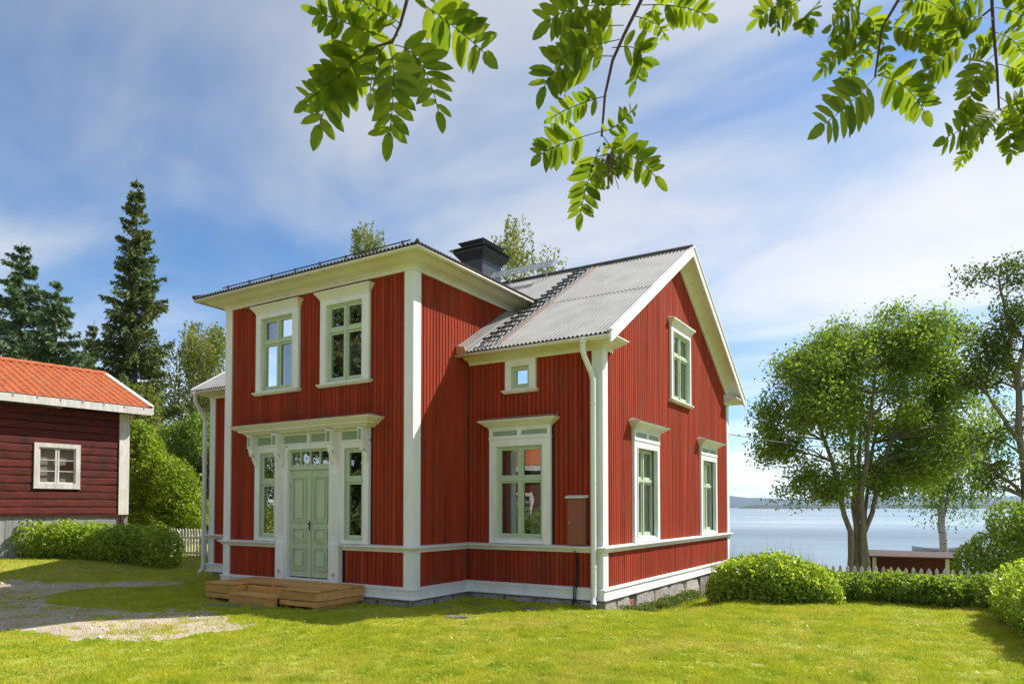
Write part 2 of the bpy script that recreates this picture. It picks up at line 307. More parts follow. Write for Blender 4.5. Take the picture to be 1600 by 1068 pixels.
# gravel drive: a thin sheet lying on the ground
def gp(u, v):              # photo pixel -> lawn (z = 0)
    d = CF*FPX+CR*(u-800)-CU*(v-CYP); t = -CAM[2]/d[2]; return (CAM[0]+d[0]*t, CAM[1]+d[1]*t)
GRAV = [gp(*q) for q in ((-300, 982), (0, 986), (100, 988), (108, 1000), (185, 1004), (240, 999), (320, 990), (375, 983), (370, 968), (340, 958), (270, 954), (210, 950), (290, 918), (280, 908), (200, 908), (90, 911), (0, 912), (-200, 912))]
GRASSY = [gp(*q) for q in ((80, 932), (120, 921), (200, 917), (300, 912), (345, 932), (330, 950), (230, 955), (150, 949), (85, 946))]      # turf island in the drive
def inside(x, y, poly):
    r = np.zeros(x.shape, bool); n = len(poly)
    for i in range(n):
        (x1, y1), (x2, y2) = poly[i], poly[(i+1) % n]
        c = ((y1 > y) != (y2 > y)) & (x < (x2-x1)*(y-y1)/(y2-y1+1e-12)+x1); r ^= c
    return r
def gravel_mask(x, y):
    wx = x+.7*(fbm(x*1.4, y*1.4, 21)-.5)+.22*(fbm(x*7, y*7, 23)-.5); wy = y+.7*(fbm(x*1.4, y*1.4, 31)-.5)+.22*(fbm(x*7, y*7, 33)-.5)
    return inside(wx, wy, GRAV) & ~inside(wx, wy, GRASSY)
def gravel():
    st = .06; xs = np.arange(-18, 1, st); ys = np.arange(-8, 2, st); X, Y = np.meshgrid(xs, ys); M = gravel_mask(X+st/2, Y+st/2)[:-1, :-1]
    V = np.stack([X, Y, gh(X, Y)+.006], -1).reshape(-1, 3); i = np.arange(X.size).reshape(X.shape)
    F = np.stack([i[:-1, :-1], i[:-1, 1:], i[1:, 1:], i[1:, :-1]], -1)[M].reshape(-1, 4)
    me = npmesh('gravel_drive', V, F); tag(link('gravel_drive', me, 'gravel'), kind='structure')
gravel()

# ============================================================ HOUSE
W, Dm, Mx, Ln, W2 = 5.443, 1.76, 2.997, 8.648, 8.474
YB = Dm+Ln; YM = Dm+Ln/2; PW = .22
ZB0, ZCAP, ZBB, ZBT, ZFW, ZFM = .14, .36, 1.0, 1.10, 6.23, 4.726
EB, EZ, SL = 1.33, 4.92, .625                      # main roof: eave line and slope
RZ = EZ+SL*(YM-EB); VG = .36                       # ridge height, verge overhang
def roofz(y): return RZ-SL*abs(y-YM)
mapA = lambda s, n, z: (s, -n, z)
mapC = lambda s, n, z: (s, Dm-n, z)
mapB = lambda s, n, z: (n, s, z)
mapD = lambda s, n, z: (Mx+n, s, z)
house = empty('red_house', (0, 0, 0), 'red timber house with white corner boards, green windows and grey corrugated roof', 'house')

def pieces(s0, s1, zlo, zhi, ops):
    """vertical strip (s0,s1) of a wall minus openings -> z intervals"""
    iv = [(zlo, zhi)]
    for (a, b, c, d) in ops:
        if b > s0+.004 and a < s1-.004:
            nv = []
            for (p, q) in iv:
                if d <= p or c >= q: nv.append((p, q))
                else:
                    if c > p+.01: nv.append((p, c))
                    if d < q-.01: nv.append((d, q))
            iv = nv
    return iv
def board_mesh(w):
    me = bpy.data.meshes.new('board'); c = .012; x0, x1 = .004, w-.004
    sec = [(x0, -.045), (x0, -.032), (x0+c, -.018), (x1-c, -.018), (x1, -.032), (x1, -.045)]
    V = [(x, y, 0) for x, y in sec]+[(x, y, 1) for x, y in sec]; n = 6
    F = [tuple(range(6))[::-1], tuple(range(6, 12))]+[(i, (i+1) % n, n+(i+1) % n, n+i) for i in range(n)]
    me.from_pydata(V, [], F); me.materials.append(MATS['red_board']); return me
BW = .1
BM = {}
def wall(mp, s0, s1, z0, z1, ops, clad_ops, zones, joined=False, top=None, low=None):
    """backing with openings + red boards as parts; zones = z ranges that carry boards"""
    br = sorted({s0, s1}|{o[0] for o in ops}|{o[1] for o in ops}|({YM} if top else set())); mb = MB(mp)
    for a, b in zip(br[:-1], br[1:]):
        for (p, q) in pieces(a, b, z0, 99 if top else z1, ops):
            ta, tb = (top(a), top(b)) if q == 99 else (q, q); pa, pb = (low(a), low(b)) if low else (p, p)
            mb.hexa([(a, -.2, pa), (b, -.2, pb), (b, -.046, pb), (a, -.046, pa)], [(a, -.2, ta), (b, -.2, tb), (b, -.046, tb), (a, -.046, ta)])
    wl = mb.build('wall', 'red_backing', house)
    n = max(1, round((s1-s0)/BW)); w = (s1-s0)/n; jm = MB(mp)
    key = (round(w, 4), mp)
    for i in range(n):
        a = s0+i*w; b = a+w
        for (zl, zh) in zones:
            zt = zh if zh is not None else min(top(a), top(b))
            if low: zl = low(a)
            for (p, q) in pieces(a, b, zl, zt, clad_ops):
                if joined:
                    c = .012; sec = [(a+.005, -.045), (a+.005, -.032), (a+c+.003, -.018+random.uniform(-.002, .002)), (b-c-.003, -.018+random.uniform(-.002, .002)), (b-.005, -.032), (b-.005, -.045)]
                    jm.prism([(x, y, p) for x, y in sec], (0, 0, q-p))
                else:
                    if key not in BM:
                        me = board_mesh(w); co_ = [mp(v.co.x, v.co.y, v.co.z) for v in me.vertices]; o0 = mp(0, 0, 0)
                        for v, c_ in zip(me.vertices, co_): v.co = (c_[0]-o0[0], c_[1]-o0[1], c_[2]-o0[2])
                        me.flip_normals(); BM[key] = me
                    x, y, z = mp(a, random.uniform(-.0015, .0015), p); o = link('board', BM[key], None, wl, (x, y, z)); o.scale = (1, 1, q-p)
    if joined: jm.build('board_cladding', 'red_cladding', wl, kind='stuff')
    return wl
# opening rects (s0,s1,z0,z1): through-holes = sash rect, cladding holes = casing rect
UPW = [(-4.365, -3.037), (-2.402, -1.075)]
opsA = [(a+.17, b-.17, 4.33, 5.88) for a, b in UPW]+[(-3.31, -2.11, .40, 3.02), (-4.21, -3.71, 1.20, 3.0), (-1.71, -1.21, 1.20, 3.0)]
cladA = [(a+.05, b-.05, 4.30, 6.0) for a, b in UPW]+[(-4.32, -1.10, 1.12, 3.40), (-3.66, -1.76, .2, 3.4)]
wall(mapA, -W+PW, -PW, ZB0, 6.3, opsA, cladA, [(ZCAP, ZBB), (ZBT-.02, ZFW+.02)])
wall(mapB, PW, Dm+.02, ZB0, 6.3, [], [], [(ZCAP, ZBB), (ZBT-.02, ZFW+.02)])
wall(mapB, Dm+.03, 3.95, 4.9, 6.3, [], [], [(4.9, ZFW+.02)], low=lambda s: roofz(s)-.02)
opsC = [(.70, 1.79, 1.23, 3.04), (1.047, 1.464, 4.168, 4.604)]
wall(mapC, -.02, Mx-PW, ZB0, 4.8, opsC, [(.57, 1.89, 1.05, 3.45), (.94, 1.56, 4.10, 4.72)], [(ZCAP, ZBB), (ZBT-.02, ZFM+.02)])
wall(mapC, -W2+PW, -W+.02, ZB0, 4.8, [], [], [(ZCAP, ZBB), (ZBT-.02, ZFM+.02)])
GW = [(3.195, 4.63), (7.636, 9.063)]
opsD = [(a+.16, b-.16, 1.23, 3.04) for a, b in GW]+[(5.52, 6.80, 4.33, 5.88)]
cladD = [(a+.05, b-.05, 1.05, 3.45) for a, b in GW]+[(5.50, 6.82, 4.3, 6.0)]
opsDl = [o for o in opsD]
wall(mapD, Dm+PW, YB-PW, ZB0, 5.9, opsDl, cladD, [(ZCAP, ZBB), (ZBT-.02, None)], joined=True, top=lambda s: roofz(s)-.12)
# hidden walls
mb = MB(); mb.box(-W+.05, -W+.2, PW, Dm, ZB0, 6.3); mb.box(-W2+.05, -W2+.2, Dm+PW, YB-PW, ZB0, 5.0); mb.box(-W2+.2, Mx-.2, YB-.2, YB-.05, ZB0, 5.0)
mb.prism([(-W2+.05, Dm+.1, 5.0), (-W2+.05, YB-.1, 5.0), (-W2+.05, YM, RZ-.12)], (.15, 0, 0)); mb.build('wall', 'red_board', house)
# rooms behind the glass: floors, ceilings, partitions
mb = MB(); mb.box(-W2+.25, Mx-.25, Dm+.25, YB-.25, .42, .5); mb.box(-W+.25, -.25, .25, Dm+.25, .40, .48); mb.box(-W2+.25, Mx-.25, Dm+.25, YB-.25, 3.55, 3.7); mb.box(-W+.25, -.25, .25, Dm+.3, 3.6, 3.75); mb.build('room_floor', 'floor_wood', house)
mb = MB(); mb.box(-W+.25, -.25, 3.4, 3.5, .5, 3.55); mb.box(-.3, -.2, Dm+.25, YB-.3, .5, 3.55); mb.box(-W+.25, -.25, 3.2, 3.3, 3.75, 6.2); mb.box(-.3, -.2, 3.5, YB-.6, 3.7, 6.0); mb.box(-.2, Mx-.25, 6.0, 6.1, .5, 3.55); mb.build('partition', 'plaster', house)

# corner boards
def post(x0, x1, y0, y1, z1):
    mb = MB(); mb.box(x0, x1, y0, y1, ZCAP, ZBB+.01); mb.box(x0, x1, y0, y1, ZBT-.01, z1); mb.build('corner_board', 'white_paint', house)
post(-PW, 0, 0, PW, ZFW+.04); post(-W, -W+PW, 0, PW, ZFW+.04); post(Mx-PW, Mx, Dm, Dm+PW, ZFM+.04); post(Mx-PW, Mx, YB-PW, YB, ZFM+.04); post(-W2, -W2+PW, Dm, Dm+PW, ZFM+.04)
FOOT = [(-W2, YB), (-W2, Dm), (-W, Dm), (-W, 0), (0, 0), (0, Dm), (Mx, Dm), (Mx, YB)]
# skirting with cap and bottom drip, waist moulding
mb = MB(); mb.sweep(FOOT, [(-.05, ZB0), (.055, ZB0), (.055, ZB0+.025), (.03, ZB0+.04), (.03, ZCAP-.045), (-.05, ZCAP-.045)], True); mb.build('skirting_board', 'white_paint', house)
mb = MB(); mb.sweep(FOOT, [(-.05, ZCAP-.043), (.052, ZCAP-.043), (.052, ZCAP-.02), (-.02, ZCAP+.004), (-.05, ZCAP+.004)], True); mb.build('skirting_cap', 'white_paint', house)
DL, DR = -3.66, -1.76
bpath = [(DR, 0), (0, 0), (0, Dm), (Mx, Dm), (Mx, YB), (-W2, YB), (-W2, Dm), (-W, Dm), (-W, 0), (DL, 0)]
mb = MB(); mb.sweep(bpath, [(-.045, 1.0), (.012, 1.0), (.012, 1.022), (.03, 1.03), (.045, 1.06), (.075, 1.075), (.075, 1.085), (-.045, 1.085)]); mb.build('waist_moulding', 'cream_paint', house)
mb = MB(); mb.sweep(bpath, [(-.045, 1.087), (.095, 1.087), (.095, 1.104), (-.03, 1.128), (-.045, 1.128)]); mb.build('waist_cap', 'white_paint', house)
# eave cornices
wprof = [(-.05, ZFW), (.02, ZFW), (.02, ZFW+.055), (.05, ZFW+.065), (.075, ZFW+.085), (.13, ZFW+.10), (.22, ZFW+.125), (.32, ZFW+.17), (.34, ZFW+.18), (.40, ZFW+.185), (.40, ZFW+.225), (-.05, ZFW+.225)]
mb = MB(); mb.sweep([(-W, 3.7), (-W, 0), (0, 0), (0, 3.7)], wprof); mb.build('eave_cornice', 'cream_paint', house)
mprof = [(-.05, ZFM), (.02, ZFM), (.02, ZFM+.045), (.045, ZFM+.05), (.07, ZFM+.07), (.15, ZFM+.085), (.24, ZFM+.12), (.30, ZFM+.13), (.30, ZFM+.165), (-.05, ZFM+.165)]
for pth in ([(0.02, Dm), (Mx, Dm), (Mx, Dm+.42)], [(-W2, Dm+.42), (-W2, Dm), (-W-.02, Dm)], [(Mx, YB-.42), (Mx, YB), (Mx-.5, YB)]):
    mb = MB(); mb.sweep(pth, mprof); mb.build('eave_cornice', 'cream_paint', house)
for y0, y1, sgn in ((Dm-.30, Dm+.42, 1), (YB+.30, YB-.42, -1)):      # little roofed tops of the cornice returns
    zt = ZFM+.166
    mb = MB(); mb.hexa([(Mx-.02, y0, zt), (Mx+.34, y0, zt), (Mx+.34, y1+.03*sgn, zt), (Mx-.02, y1+.03*sgn, zt)], [(Mx-.02, y0, zt+.05), (Mx+.34, y0, zt+.02), (Mx+.34, y1+.03*sgn, zt+.02), (Mx-.02, y1+.03*sgn, zt+.12)]); mb.build('cornice_return', 'white_paint', house)

# ---- roofs (corrugated)
def corrugated(name, mat, s0, s1, lo, hi, P, pitch=.09, amp=.021, rows=2, per=6, parent=house):
    """s along the eave, t up the slope; lo(s),hi(s) = t limits; P(s,t)->(x,y,z,nx,ny,nz)"""
    ss = np.arange(s0, s1+1e-6, pitch/per); V = []; n = len(ss)
    for th in (0, -.014):
        for s in ss:
            a, b = lo(s), max(lo(s)+.001, hi(s)); w = amp*math.cos(2*math.pi*s/pitch)
            for k in range(rows+1):
                p = P(s, a+(b-a)*k/rows); V.append((p[0]+p[3]*(w+th), p[1]+p[4]*(w+th), p[2]+p[5]*(w+th)))
    r = rows+1; F = []
    for i in range(n-1):
        for k in range(rows): F.append((i*r+k, (i+1)*r+k, (i+1)*r+k+1, i*r+k+1)); o = n*r; F.append((o+i*r+k+1, o+(i+1)*r+k+1, o+(i+1)*r+k, o+i*r+k))
    base_ = len(V); V += [V[i*r] for i in range(n)]+[V[n*r+i*r] for i in range(n)]; F += [(base_+i, base_+n+i, base_+n+i+1, base_+i+1) for i in range(n-1)]
    me = npmesh(name, np.array(V), np.array(F)); me.polygons.foreach_set('use_smooth', [True]*len(me.polygons)); return link(name, me, mat, parent)
sn_, cs_ = SL/math.hypot(1, SL), 1/math.hypot(1, SL); TL = (YM-EB)/cs_
VL = -W2-.22; VR = Mx+VG
front = lambda s, t: (s, EB+t*cs_, EZ+t*sn_, 0, -sn_, cs_)
back = lambda s, t: (s, 2*YM-EB-t*cs_, EZ+t*sn_, 0, sn_, cs_)
tmid = TL*.47
lo_f = lambda s: (2.35 if -W+.05 < s < -.03 else 0)
corrugated('roof_sheet', 'roof_sheet', VL, VR, lo_f, lambda s: max(tmid+.06, lo_f(s)+.01), front)
up = lambda s, t: (s, EB+t*cs_, EZ+t*sn_+.016, 0, -sn_, cs_)
corrugated('roof_sheet', 'roof_sheet', VL, VR, lambda s: max(tmid, lo_f(s)), lambda s: TL, up)
corrugated('roof_sheet', 'roof_sheet', VL, VR, lambda s: 0, lambda s: TL, back)
mb = MB(); mb.tube([(VL, YM, RZ+.03), (VR, YM, RZ+.03)], .06, 10); mb.build('ridge_cap', 'dark_sheet', house, True)
# dark underlay edge seen below the sheets at the eave
mb = MB(); mb.prism([(.02, EB+.03, EZ-.055), (.02, EB+.16, EZ+.03), (.02, EB+.16, EZ+.06), (.02, EB+.03, EZ-.02)], (Mx+.30, 0, 0)); mb.prism([(VL+.05, EB+.03, EZ-.055), (VL+.05, EB+.16, EZ+.03), (VL+.05, EB+.16, EZ+.06), (VL+.05, EB+.03, EZ-.02)], (-W-VL-.08, 0, 0)); mb.build('eave_board', 'dark_sheet', house)
# wing roof: low hip
WS = .25; OV = .50; WZ = ZFW+.262; HW = W/2+OV; RX = -W/2; wc, wsn = 1/math.hypot(1, WS), WS/math.hypot(1, WS)
def ymain(z): return EB+(z-EZ)/SL
side_end = lambda t: 0
corrugated('roof_sheet', 'dark_sheet', -W-OV, OV, lambda s: 0, lambda s: min(s+W+OV, OV-s)/wc, lambda s, t: (s, -OV+t*wc, WZ+t*wsn, 0, -wsn, wc), rows=1)
yend = ymain(WZ)+.15
for sg in (1, -1):
    xe = OV if sg > 0 else -W-OV
    def hi_(s): return min(min(s+OV, HW), HW)/wc
    def PS(s, t, sg=sg, xe=xe): return (xe-sg*t*wc, s, WZ+t*wsn, sg*wsn, 0, wc)
    corrugated('roof_sheet', 'dark_sheet', -OV, yend, lambda s: 0, hi_, PS, rows=1)
    corrugated('roof_sheet', 'dark_sheet', yend-.05, 5.15, lambda s: max(0, (s-yend)*SL/WS*1.0)/wc, lambda s: HW/wc, PS, rows=1)
for sg in (1, -1):
    mb = MB(); xe = OV if sg > 0 else -W-OV; mb.tube([(xe, -OV, WZ+.02), (RX, -OV+HW, WZ+HW*WS+.03)], .035, 6); mb.build('hip_cap', 'dark_sheet', house, True)
# gutters
def gutter(path, z, parent=house):
    r = .06; pr_ = [(r*math.cos(a), z-r*math.sin(a)) for a in np.linspace(0, math.pi, 9)]; pr_ = pr_+[(-r+.008, z), ]+[((r-.008)*math.cos(a), z-(r-.008)*math.sin(a)) for a in np.linspace(math.pi, 0, 9)][1:]
    mb = MB(); mb.sweep(path, pr_); return mb.build('gutter', 'gutter_paint', parent, True)
gutter([(-W-OV+.07, yend-.1), (-W-OV+.07, -OV+.07), (OV-.07, -OV+.07), (OV-.07, yend-.2)], WZ-.045)
mb = MB(); mb.sweep([(-W, 3.7), (-W, 0), (0, 0), (0, 3.7)], [(.30, WZ-.05), (.475, WZ-.028), (.475, WZ-.012), (.30, WZ+.02)]); mb.build('eave_board', 'dark_sheet', house)
gutter([(-.03, EB+.02), (VR-.03, EB+.02)], EZ-.045); gutter([(VL+.02, EB+.02), (-W-.03, EB+.02)], EZ-.045)
mb = MB(); mb.box(VR-.028, VR-.02, EB-.04, EB+.08, EZ-.105, EZ-.04); mb.build('gutter_end', 'white_paint', house)
# verges: soffit, rake frieze with moulding, barge board, capping
for sg in (1, -1):
    yf = lambda d: YM+sg*d; d1 = YM-EB; ze = lambda d: RZ-SL*d
    def strip(x0, x1, o0, o1, mat, nm, da=0.0, db=None):
        db_ = db if db is not None else d1
        mb = MB(); mb.hexa([(x0, yf(da), ze(da)+o0), (x1, yf(da), ze(da)+o0), (x1, yf(db_), ze(db_)+o0), (x0, yf(db_), ze(db_)+o0)],
                           [(x0, yf(da), ze(da)+o1), (x1, yf(da), ze(da)+o1), (x1, yf(db_), ze(db_)+o1), (x0, yf(db_), ze(db_)+o1)]); return mb.build(nm, mat, house)
    strip(Mx-.05, VR-.04, -.115, -.075, 'cream_paint', 'verge_soffit')
    strip(Mx-.05, Mx+.025, -.34, -.116, 'cream_paint', 'rake_frieze', 0, d1-.42)
    strip(Mx+.026, Mx+.075, -.20, -.117, 'cream_paint', 'rake_moulding', 0, d1-.3)
    strip(Mx+.0765, Mx+.13, -.155, -.118, 'cream_paint', 'rake_moulding', 0, d1-.3)
    strip(VR-.039, VR+.005, -.19, .012, 'white_paint', 'barge_board')
    strip(VR-.05, VR+.03, .0125, .045, 'white_paint', 'verge_capping')
    strip(VL-.01, VL+.03, -.17, .04, 'white_paint', 'barge_board')
# flashing where the main roof meets the wing wall, copper end piece
mb = MB(); y0, y1 = EB+.02, 3.2
mb.hexa([(.0, y0, roofz(y0)+.02), (.24, y0, roofz(y0)+.02), (.24, y1, roofz(y1)+.02), (.0, y1, roofz(y1)+.02)], [(.0, y0, roofz(y0)+.13), (.20, y0, roofz(y0)+.05), (.20, y1, roofz(y1)+.05), (.0, y1, roofz(y1)+.13)]); mb.build('valley_flashing', 'pale_metal', house)
mb = MB(); mb.hexa([(.01, EB-.01, EZ-.03), (.26, EB-.01, EZ-.03), (.25, EB+.018, EZ-.03), (.01, EB+.018, EZ-.03)], [(-.01, EB-.01, EZ+.14), (.2, EB-.01, EZ+.10), (.2, EB+.018, EZ+.10), (-.01, EB+.018, EZ+.14)]); mb.build('flashing_end', 'copper', house)
# roof ladder
ladder = MB(); 
for x in (.50, .86):
    ladder.hexa([(x-.012, 1.5, roofz(1.5)+.03), (x+.012, 1.5, roofz(1.5)+.03), (x+.012, 5.9, roofz(5.9)+.046), (x-.012, 5.9, roofz(5.9)+.046)], [(x-.012, 1.5, roofz(1.5)+.05), (x+.012, 1.5, roofz(1.5)+.05), (x+.012, 5.9, roofz(5.9)+.07), (x-.012, 5.9, roofz(5.9)+.07)])
ladder = ladder.build('roof_ladder', 'pale_metal', house)
rme = None
for i in range(17):
    y = 1.6+i*.262; z = roofz(y)
    if rme is None:
        mb = MB(); mb.box(-.20, .20, -.045, .02, .105, .117); mb.box(-.20, .20, -.05, -.042, .085, .117)
        for x in (-.17, .17): mb.box(x-.008, x+.008, -.04, -.02, .02, .105); mb.box(x-.008, x+.008, -.02, .09, .085, .104)
        o = mb.build('rung', 'black_metal', ladder); rme = o.data
    else: o = link('rung', rme, None, ladder)
    o.location = (.68, y, z)
mb = MB(); mb.hexa([(.955, 1.45, roofz(1.45)+.022), (.985, 1.45, roofz(1.45)+.022), (.985, YM-.05, RZ-.01), (.955, YM-.05, RZ-.01)], [(.955, 1.45, roofz(1.45)+.034), (.985, 1.45, roofz(1.45)+.034), (.985, YM-.05, RZ+.016), (.955, YM-.05, RZ+.016)]); mb.build('sheet_joint', 'copper', house)
# ridge walkway: grating on brackets
zw = RZ+.34; wy0, wy1 = 5.68, 6.02; wz = lambda y: RZ+.10+(y-wy0)/(wy1-wy0)*.27
mb = MB()
for y in np.linspace(wy0, wy1, 4): mb.box(-2.75, -.2, y-.006, y+.006, wz(y)-.012, wz(y)+.012)
for i in range(44): x = -2.75+i*.0593; mb.hexa([(x-.005, wy0, wz(wy0)-.008), (x+.005, wy0, wz(wy0)-.008), (x+.005, wy1, wz(wy1)-.008), (x-.005, wy1, wz(wy1)-.008)], [(x-.005, wy0, wz(wy0)+.008), (x+.005, wy0, wz(wy0)+.008), (x+.005, wy1, wz(wy1)+.008), (x-.005, wy1, wz(wy1)+.008)])
wk = mb.build('roof_walkway', 'pale_metal', house, kind='stuff')
for x in (-2.6, -1.45, -.35):
    mb = MB(); mb.tube([(x, wy0, wz(wy0)), (x, wy0+.03, roofz(wy0)+.02)], .012, 6); mb.tube([(x, wy1, wz(wy1)), (x, wy1+.03, RZ+.05)], .012, 6); mb.tube([(x, wy0, wz(wy0)-.02), (x, wy1, wz(wy1)-.02)], .013, 6); mb.build('bracket', 'pale_metal', wk)
# safety rail along the wing eave
rr = MB(); rr.tube([(-5.4, -.12, 6.735), (0.02, -.12, 6.735)], .012, 6); rr.tube([(-5.4, -.14, 6.645), (0.02, -.14, 6.645)], .012, 6); rail = rr.build('roof_rail', 'black_metal', house)
for i in range(8):
    x = -5.2+i*.72; mb = MB(); mb.box(x-.01, x+.01, -.15, -.105, WZ+.085, 6.755); mb.build('rail_post', 'black_metal', rail)
# chimney
cx0, cx1, cy0, cy1 = -2.89, -2.2, 5.5, 6.42
mb = MB(); mb.box(cx0, cx1, cy0, cy1, 7.2, 8.52); chim = mb.build('chimney', 'black_metal', house)
R = lambda o: (cx0-o, cx1+o, cy0-o, cy1+o)
mb = MB(); mb.frustum(R(.015), 8.521, R(.03), 8.56); mb.frustum(R(.03), 8.56, R(.16), 8.72); mb.box(*R(.16), 8.72, 8.80); mb.frustum(R(.26), 8.80, R(.20), 8.84); mb.build('chimney_crown', 'black_metal', chim)
mb = MB(); mb.box(cx0+.1, cx1-.1, cy0+.1, cy1-.1, 8.84, 8.93); mb.frustum(R(.0), 8.93, R(.08), 9.03); mb.frustum(R(.08), 9.03, (cx0+.18, cx1-.18, cy0+.2, cy1-.2), 9.14); mb.build('chimney_hood', 'black_metal', chim)
mb = MB(); mb.frustum((cx0-.12, cx1+.12, cy0-.25, cy1+.12), 7.4, R(.015), 7.72); mb.build('chimney_flashing', 'black_metal', chim)

# downpipes
def downpipe(x, y, xe, ye, zt, zb, wx):
    p = [(xe, ye, zt), (xe, ye, zt-.14), (xe+(x-xe)*.15, ye+(y-ye)*.15, zt-.24), (xe+(x-xe)*.85, ye+(y-ye)*.85, zt-.52), (x, y, zt-.64)]
    p += [(x, y, z) for z in np.linspace(zt-.8, zb+.16, 12)]+[(x+.02*wx, y-.03, zb+.08), (x+.1*wx, y-.13, zb)]
    mb = MB(); mb.tube(p, .052, 14, cap=False); dp = mb.build('downpipe', 'pipe_paint', house, True)
    mb = MB(); mb.tube([(xe, ye, zt-.03), (xe, ye, zt+.09)], [.055, .085], 14); mb.build('outlet', 'pipe_paint', dp, True)
    for z in (zt-1.05, 2.3, .75):
        mb = MB(); mb.tube([(x, y, z-.012), (x, y, z+.012)], .058, 14); mb.box(x-.01, x+.01, y, y+.10, z-.008, z+.008); mb.build('clamp', 'pipe_paint', dp)
downpipe(Mx-.14, Dm-.12, Mx-.20, EB+.02, EZ-.13, .07, .6)
downpipe(-W2-.10, Dm-.08, -W2-.05, EB+.02, EZ-.13, .1, -.1)
# meter cabinet and cables
mb = MB(mapC); mb.box(2.29, 2.666, -.03, .05, 1.135, 2.0); cab = mb.build('meter_cabinet', 'cabinet', house)
mb = MB(mapC); mb.box(2.325, 2.63, .051, .06, 1.17, 1.97); mb.build('cabinet_door', 'cabinet', cab)
mb = MB(mapC); mb.hexa([(2.262, -.02, 2.005), (2.694, -.02, 2.005), (2.694, .10, 2.005), (2.262, .10, 2.005)], [(2.262, -.02, 2.06), (2.694, -.02, 2.06), (2.694, .10, 2.025), (2.262, .10, 2.025)]); mb.build('cabinet_hood', 'white_paint', cab)
mb = MB(mapC); mb.box(2.332, 2.345, .061, .07, 1.52, 1.58); mb.build('cabinet_lock', 'pale_metal', cab)
mb = MB(mapC)
mb.tube([(2.46, .112, 1.03), (2.455, .03, .98), (2.452, .0, .7), (2.44, .03, .42), (2.43, .075, .34), (2.43, .08, .05)], .013, 7); mb.tube([(2.47, .112, 1.02), (2.49, .03, .9), (2.50, .0, .6), (2.485, .03, .42), (2.475, .075, .33), (2.47, .08, .1), (2.55, .08, .07)], .011, 7); mb.build('cable', 'black_rubber', house, True)

# ---- foundation stones (gable side and low course elsewhere)
fb = MB(); fb.sweep([(-W2+.08, YB-.08), (-W2+.08, Dm+.08), (-W+.08, Dm+.08), (-W+.08, .08), (-.08, .08), (-.08, Dm+.08), (Mx-.08, Dm+.08), (Mx-.08, YB-.08)], [(-.3, -1.2), (0, -1.2), (0, ZB0+.01), (-.3, ZB0+.01)], True); found = fb.build('foundation', 'granite', house)
def rough_stone(name, parent, c, size, seed, mat='granite', n=4, rough=.12):
    r = np.random.default_rng(seed); V = []; idx = {}; F = []
    def vid(p):
        k = tuple(np.round(p, 5))
        if k not in idx:
            q = np.array(p); m = np.abs(q).max(); q = q/(np.linalg.norm(q)**.35)*m**.35
            h = np.modf(np.abs(np.sin(q@np.array([12.9, 78.2, 37.7])*(3+seed % 7)))*437.5)[0]-.5
            q = q*(1+rough*h*2); idx[k] = len(V); V.append(tuple(np.array(c)+q*np.array(size)/2))
        return idx[k]
    g = np.linspace(-1, 1, n)
    for ax in range(3):
        for sg in (-1, 1):
            for i in range(n-1):
                for j in range(n-1):
                    q = []
                    for (u, v) in ((g[i], g[j]), (g[i+1], g[j]), (g[i+1], g[j+1]), (g[i], g[j+1])):
                        p = [0, 0, 0]; p[ax] = sg; p[(ax+1) % 3] = u; p[(ax+2) % 3] = v; q.append(vid(p))
                    F.append(tuple(q if sg > 0 else q[::-1]))
    mb = MB(); mb.v = V; mb.f = F; return mb.build(name, mat, parent)
y = Dm+.02; k = 0
for w_ in (.55, .62, .30, 1.05, .9, 1.2, 1.1, .9, 1.1):
    if k != 2: rough_stone('stone', found, (Mx-.10, y+w_/2, -.13-.05*max(0, k-3)), (.26, w_*.99, .56+.1*max(0, k-3)), 11+k)
    else:
        for j in range(2): mb = MB(); mb.box(Mx-.15, Mx-.015, y+.02, y+w_-.02, -.12+j*.085, -.045+j*.085); mb.build('brick', 'brick', found)
    y += w_; k += 1
x = .1; k = 0
for w_ in (.8, .6, .9, .55): rough_stone('stone', found, (x+w_/2, Dm+.11, -.13), (w_*.99, .26, .52), 40+k); x += w_; k += 1
for k, (xx, w_) in enumerate(((-.45, .7), (-1.15, .6), (-5.0, .7))): rough_stone('stone', found, (xx, .12, -.13), (w_, .26, .5), 60+k)
for k, yy in enumerate((.35, .95, 1.5)): rough_stone('stone', found, (-.12, yy, -.13), (.26, .6, .5), 70+k)

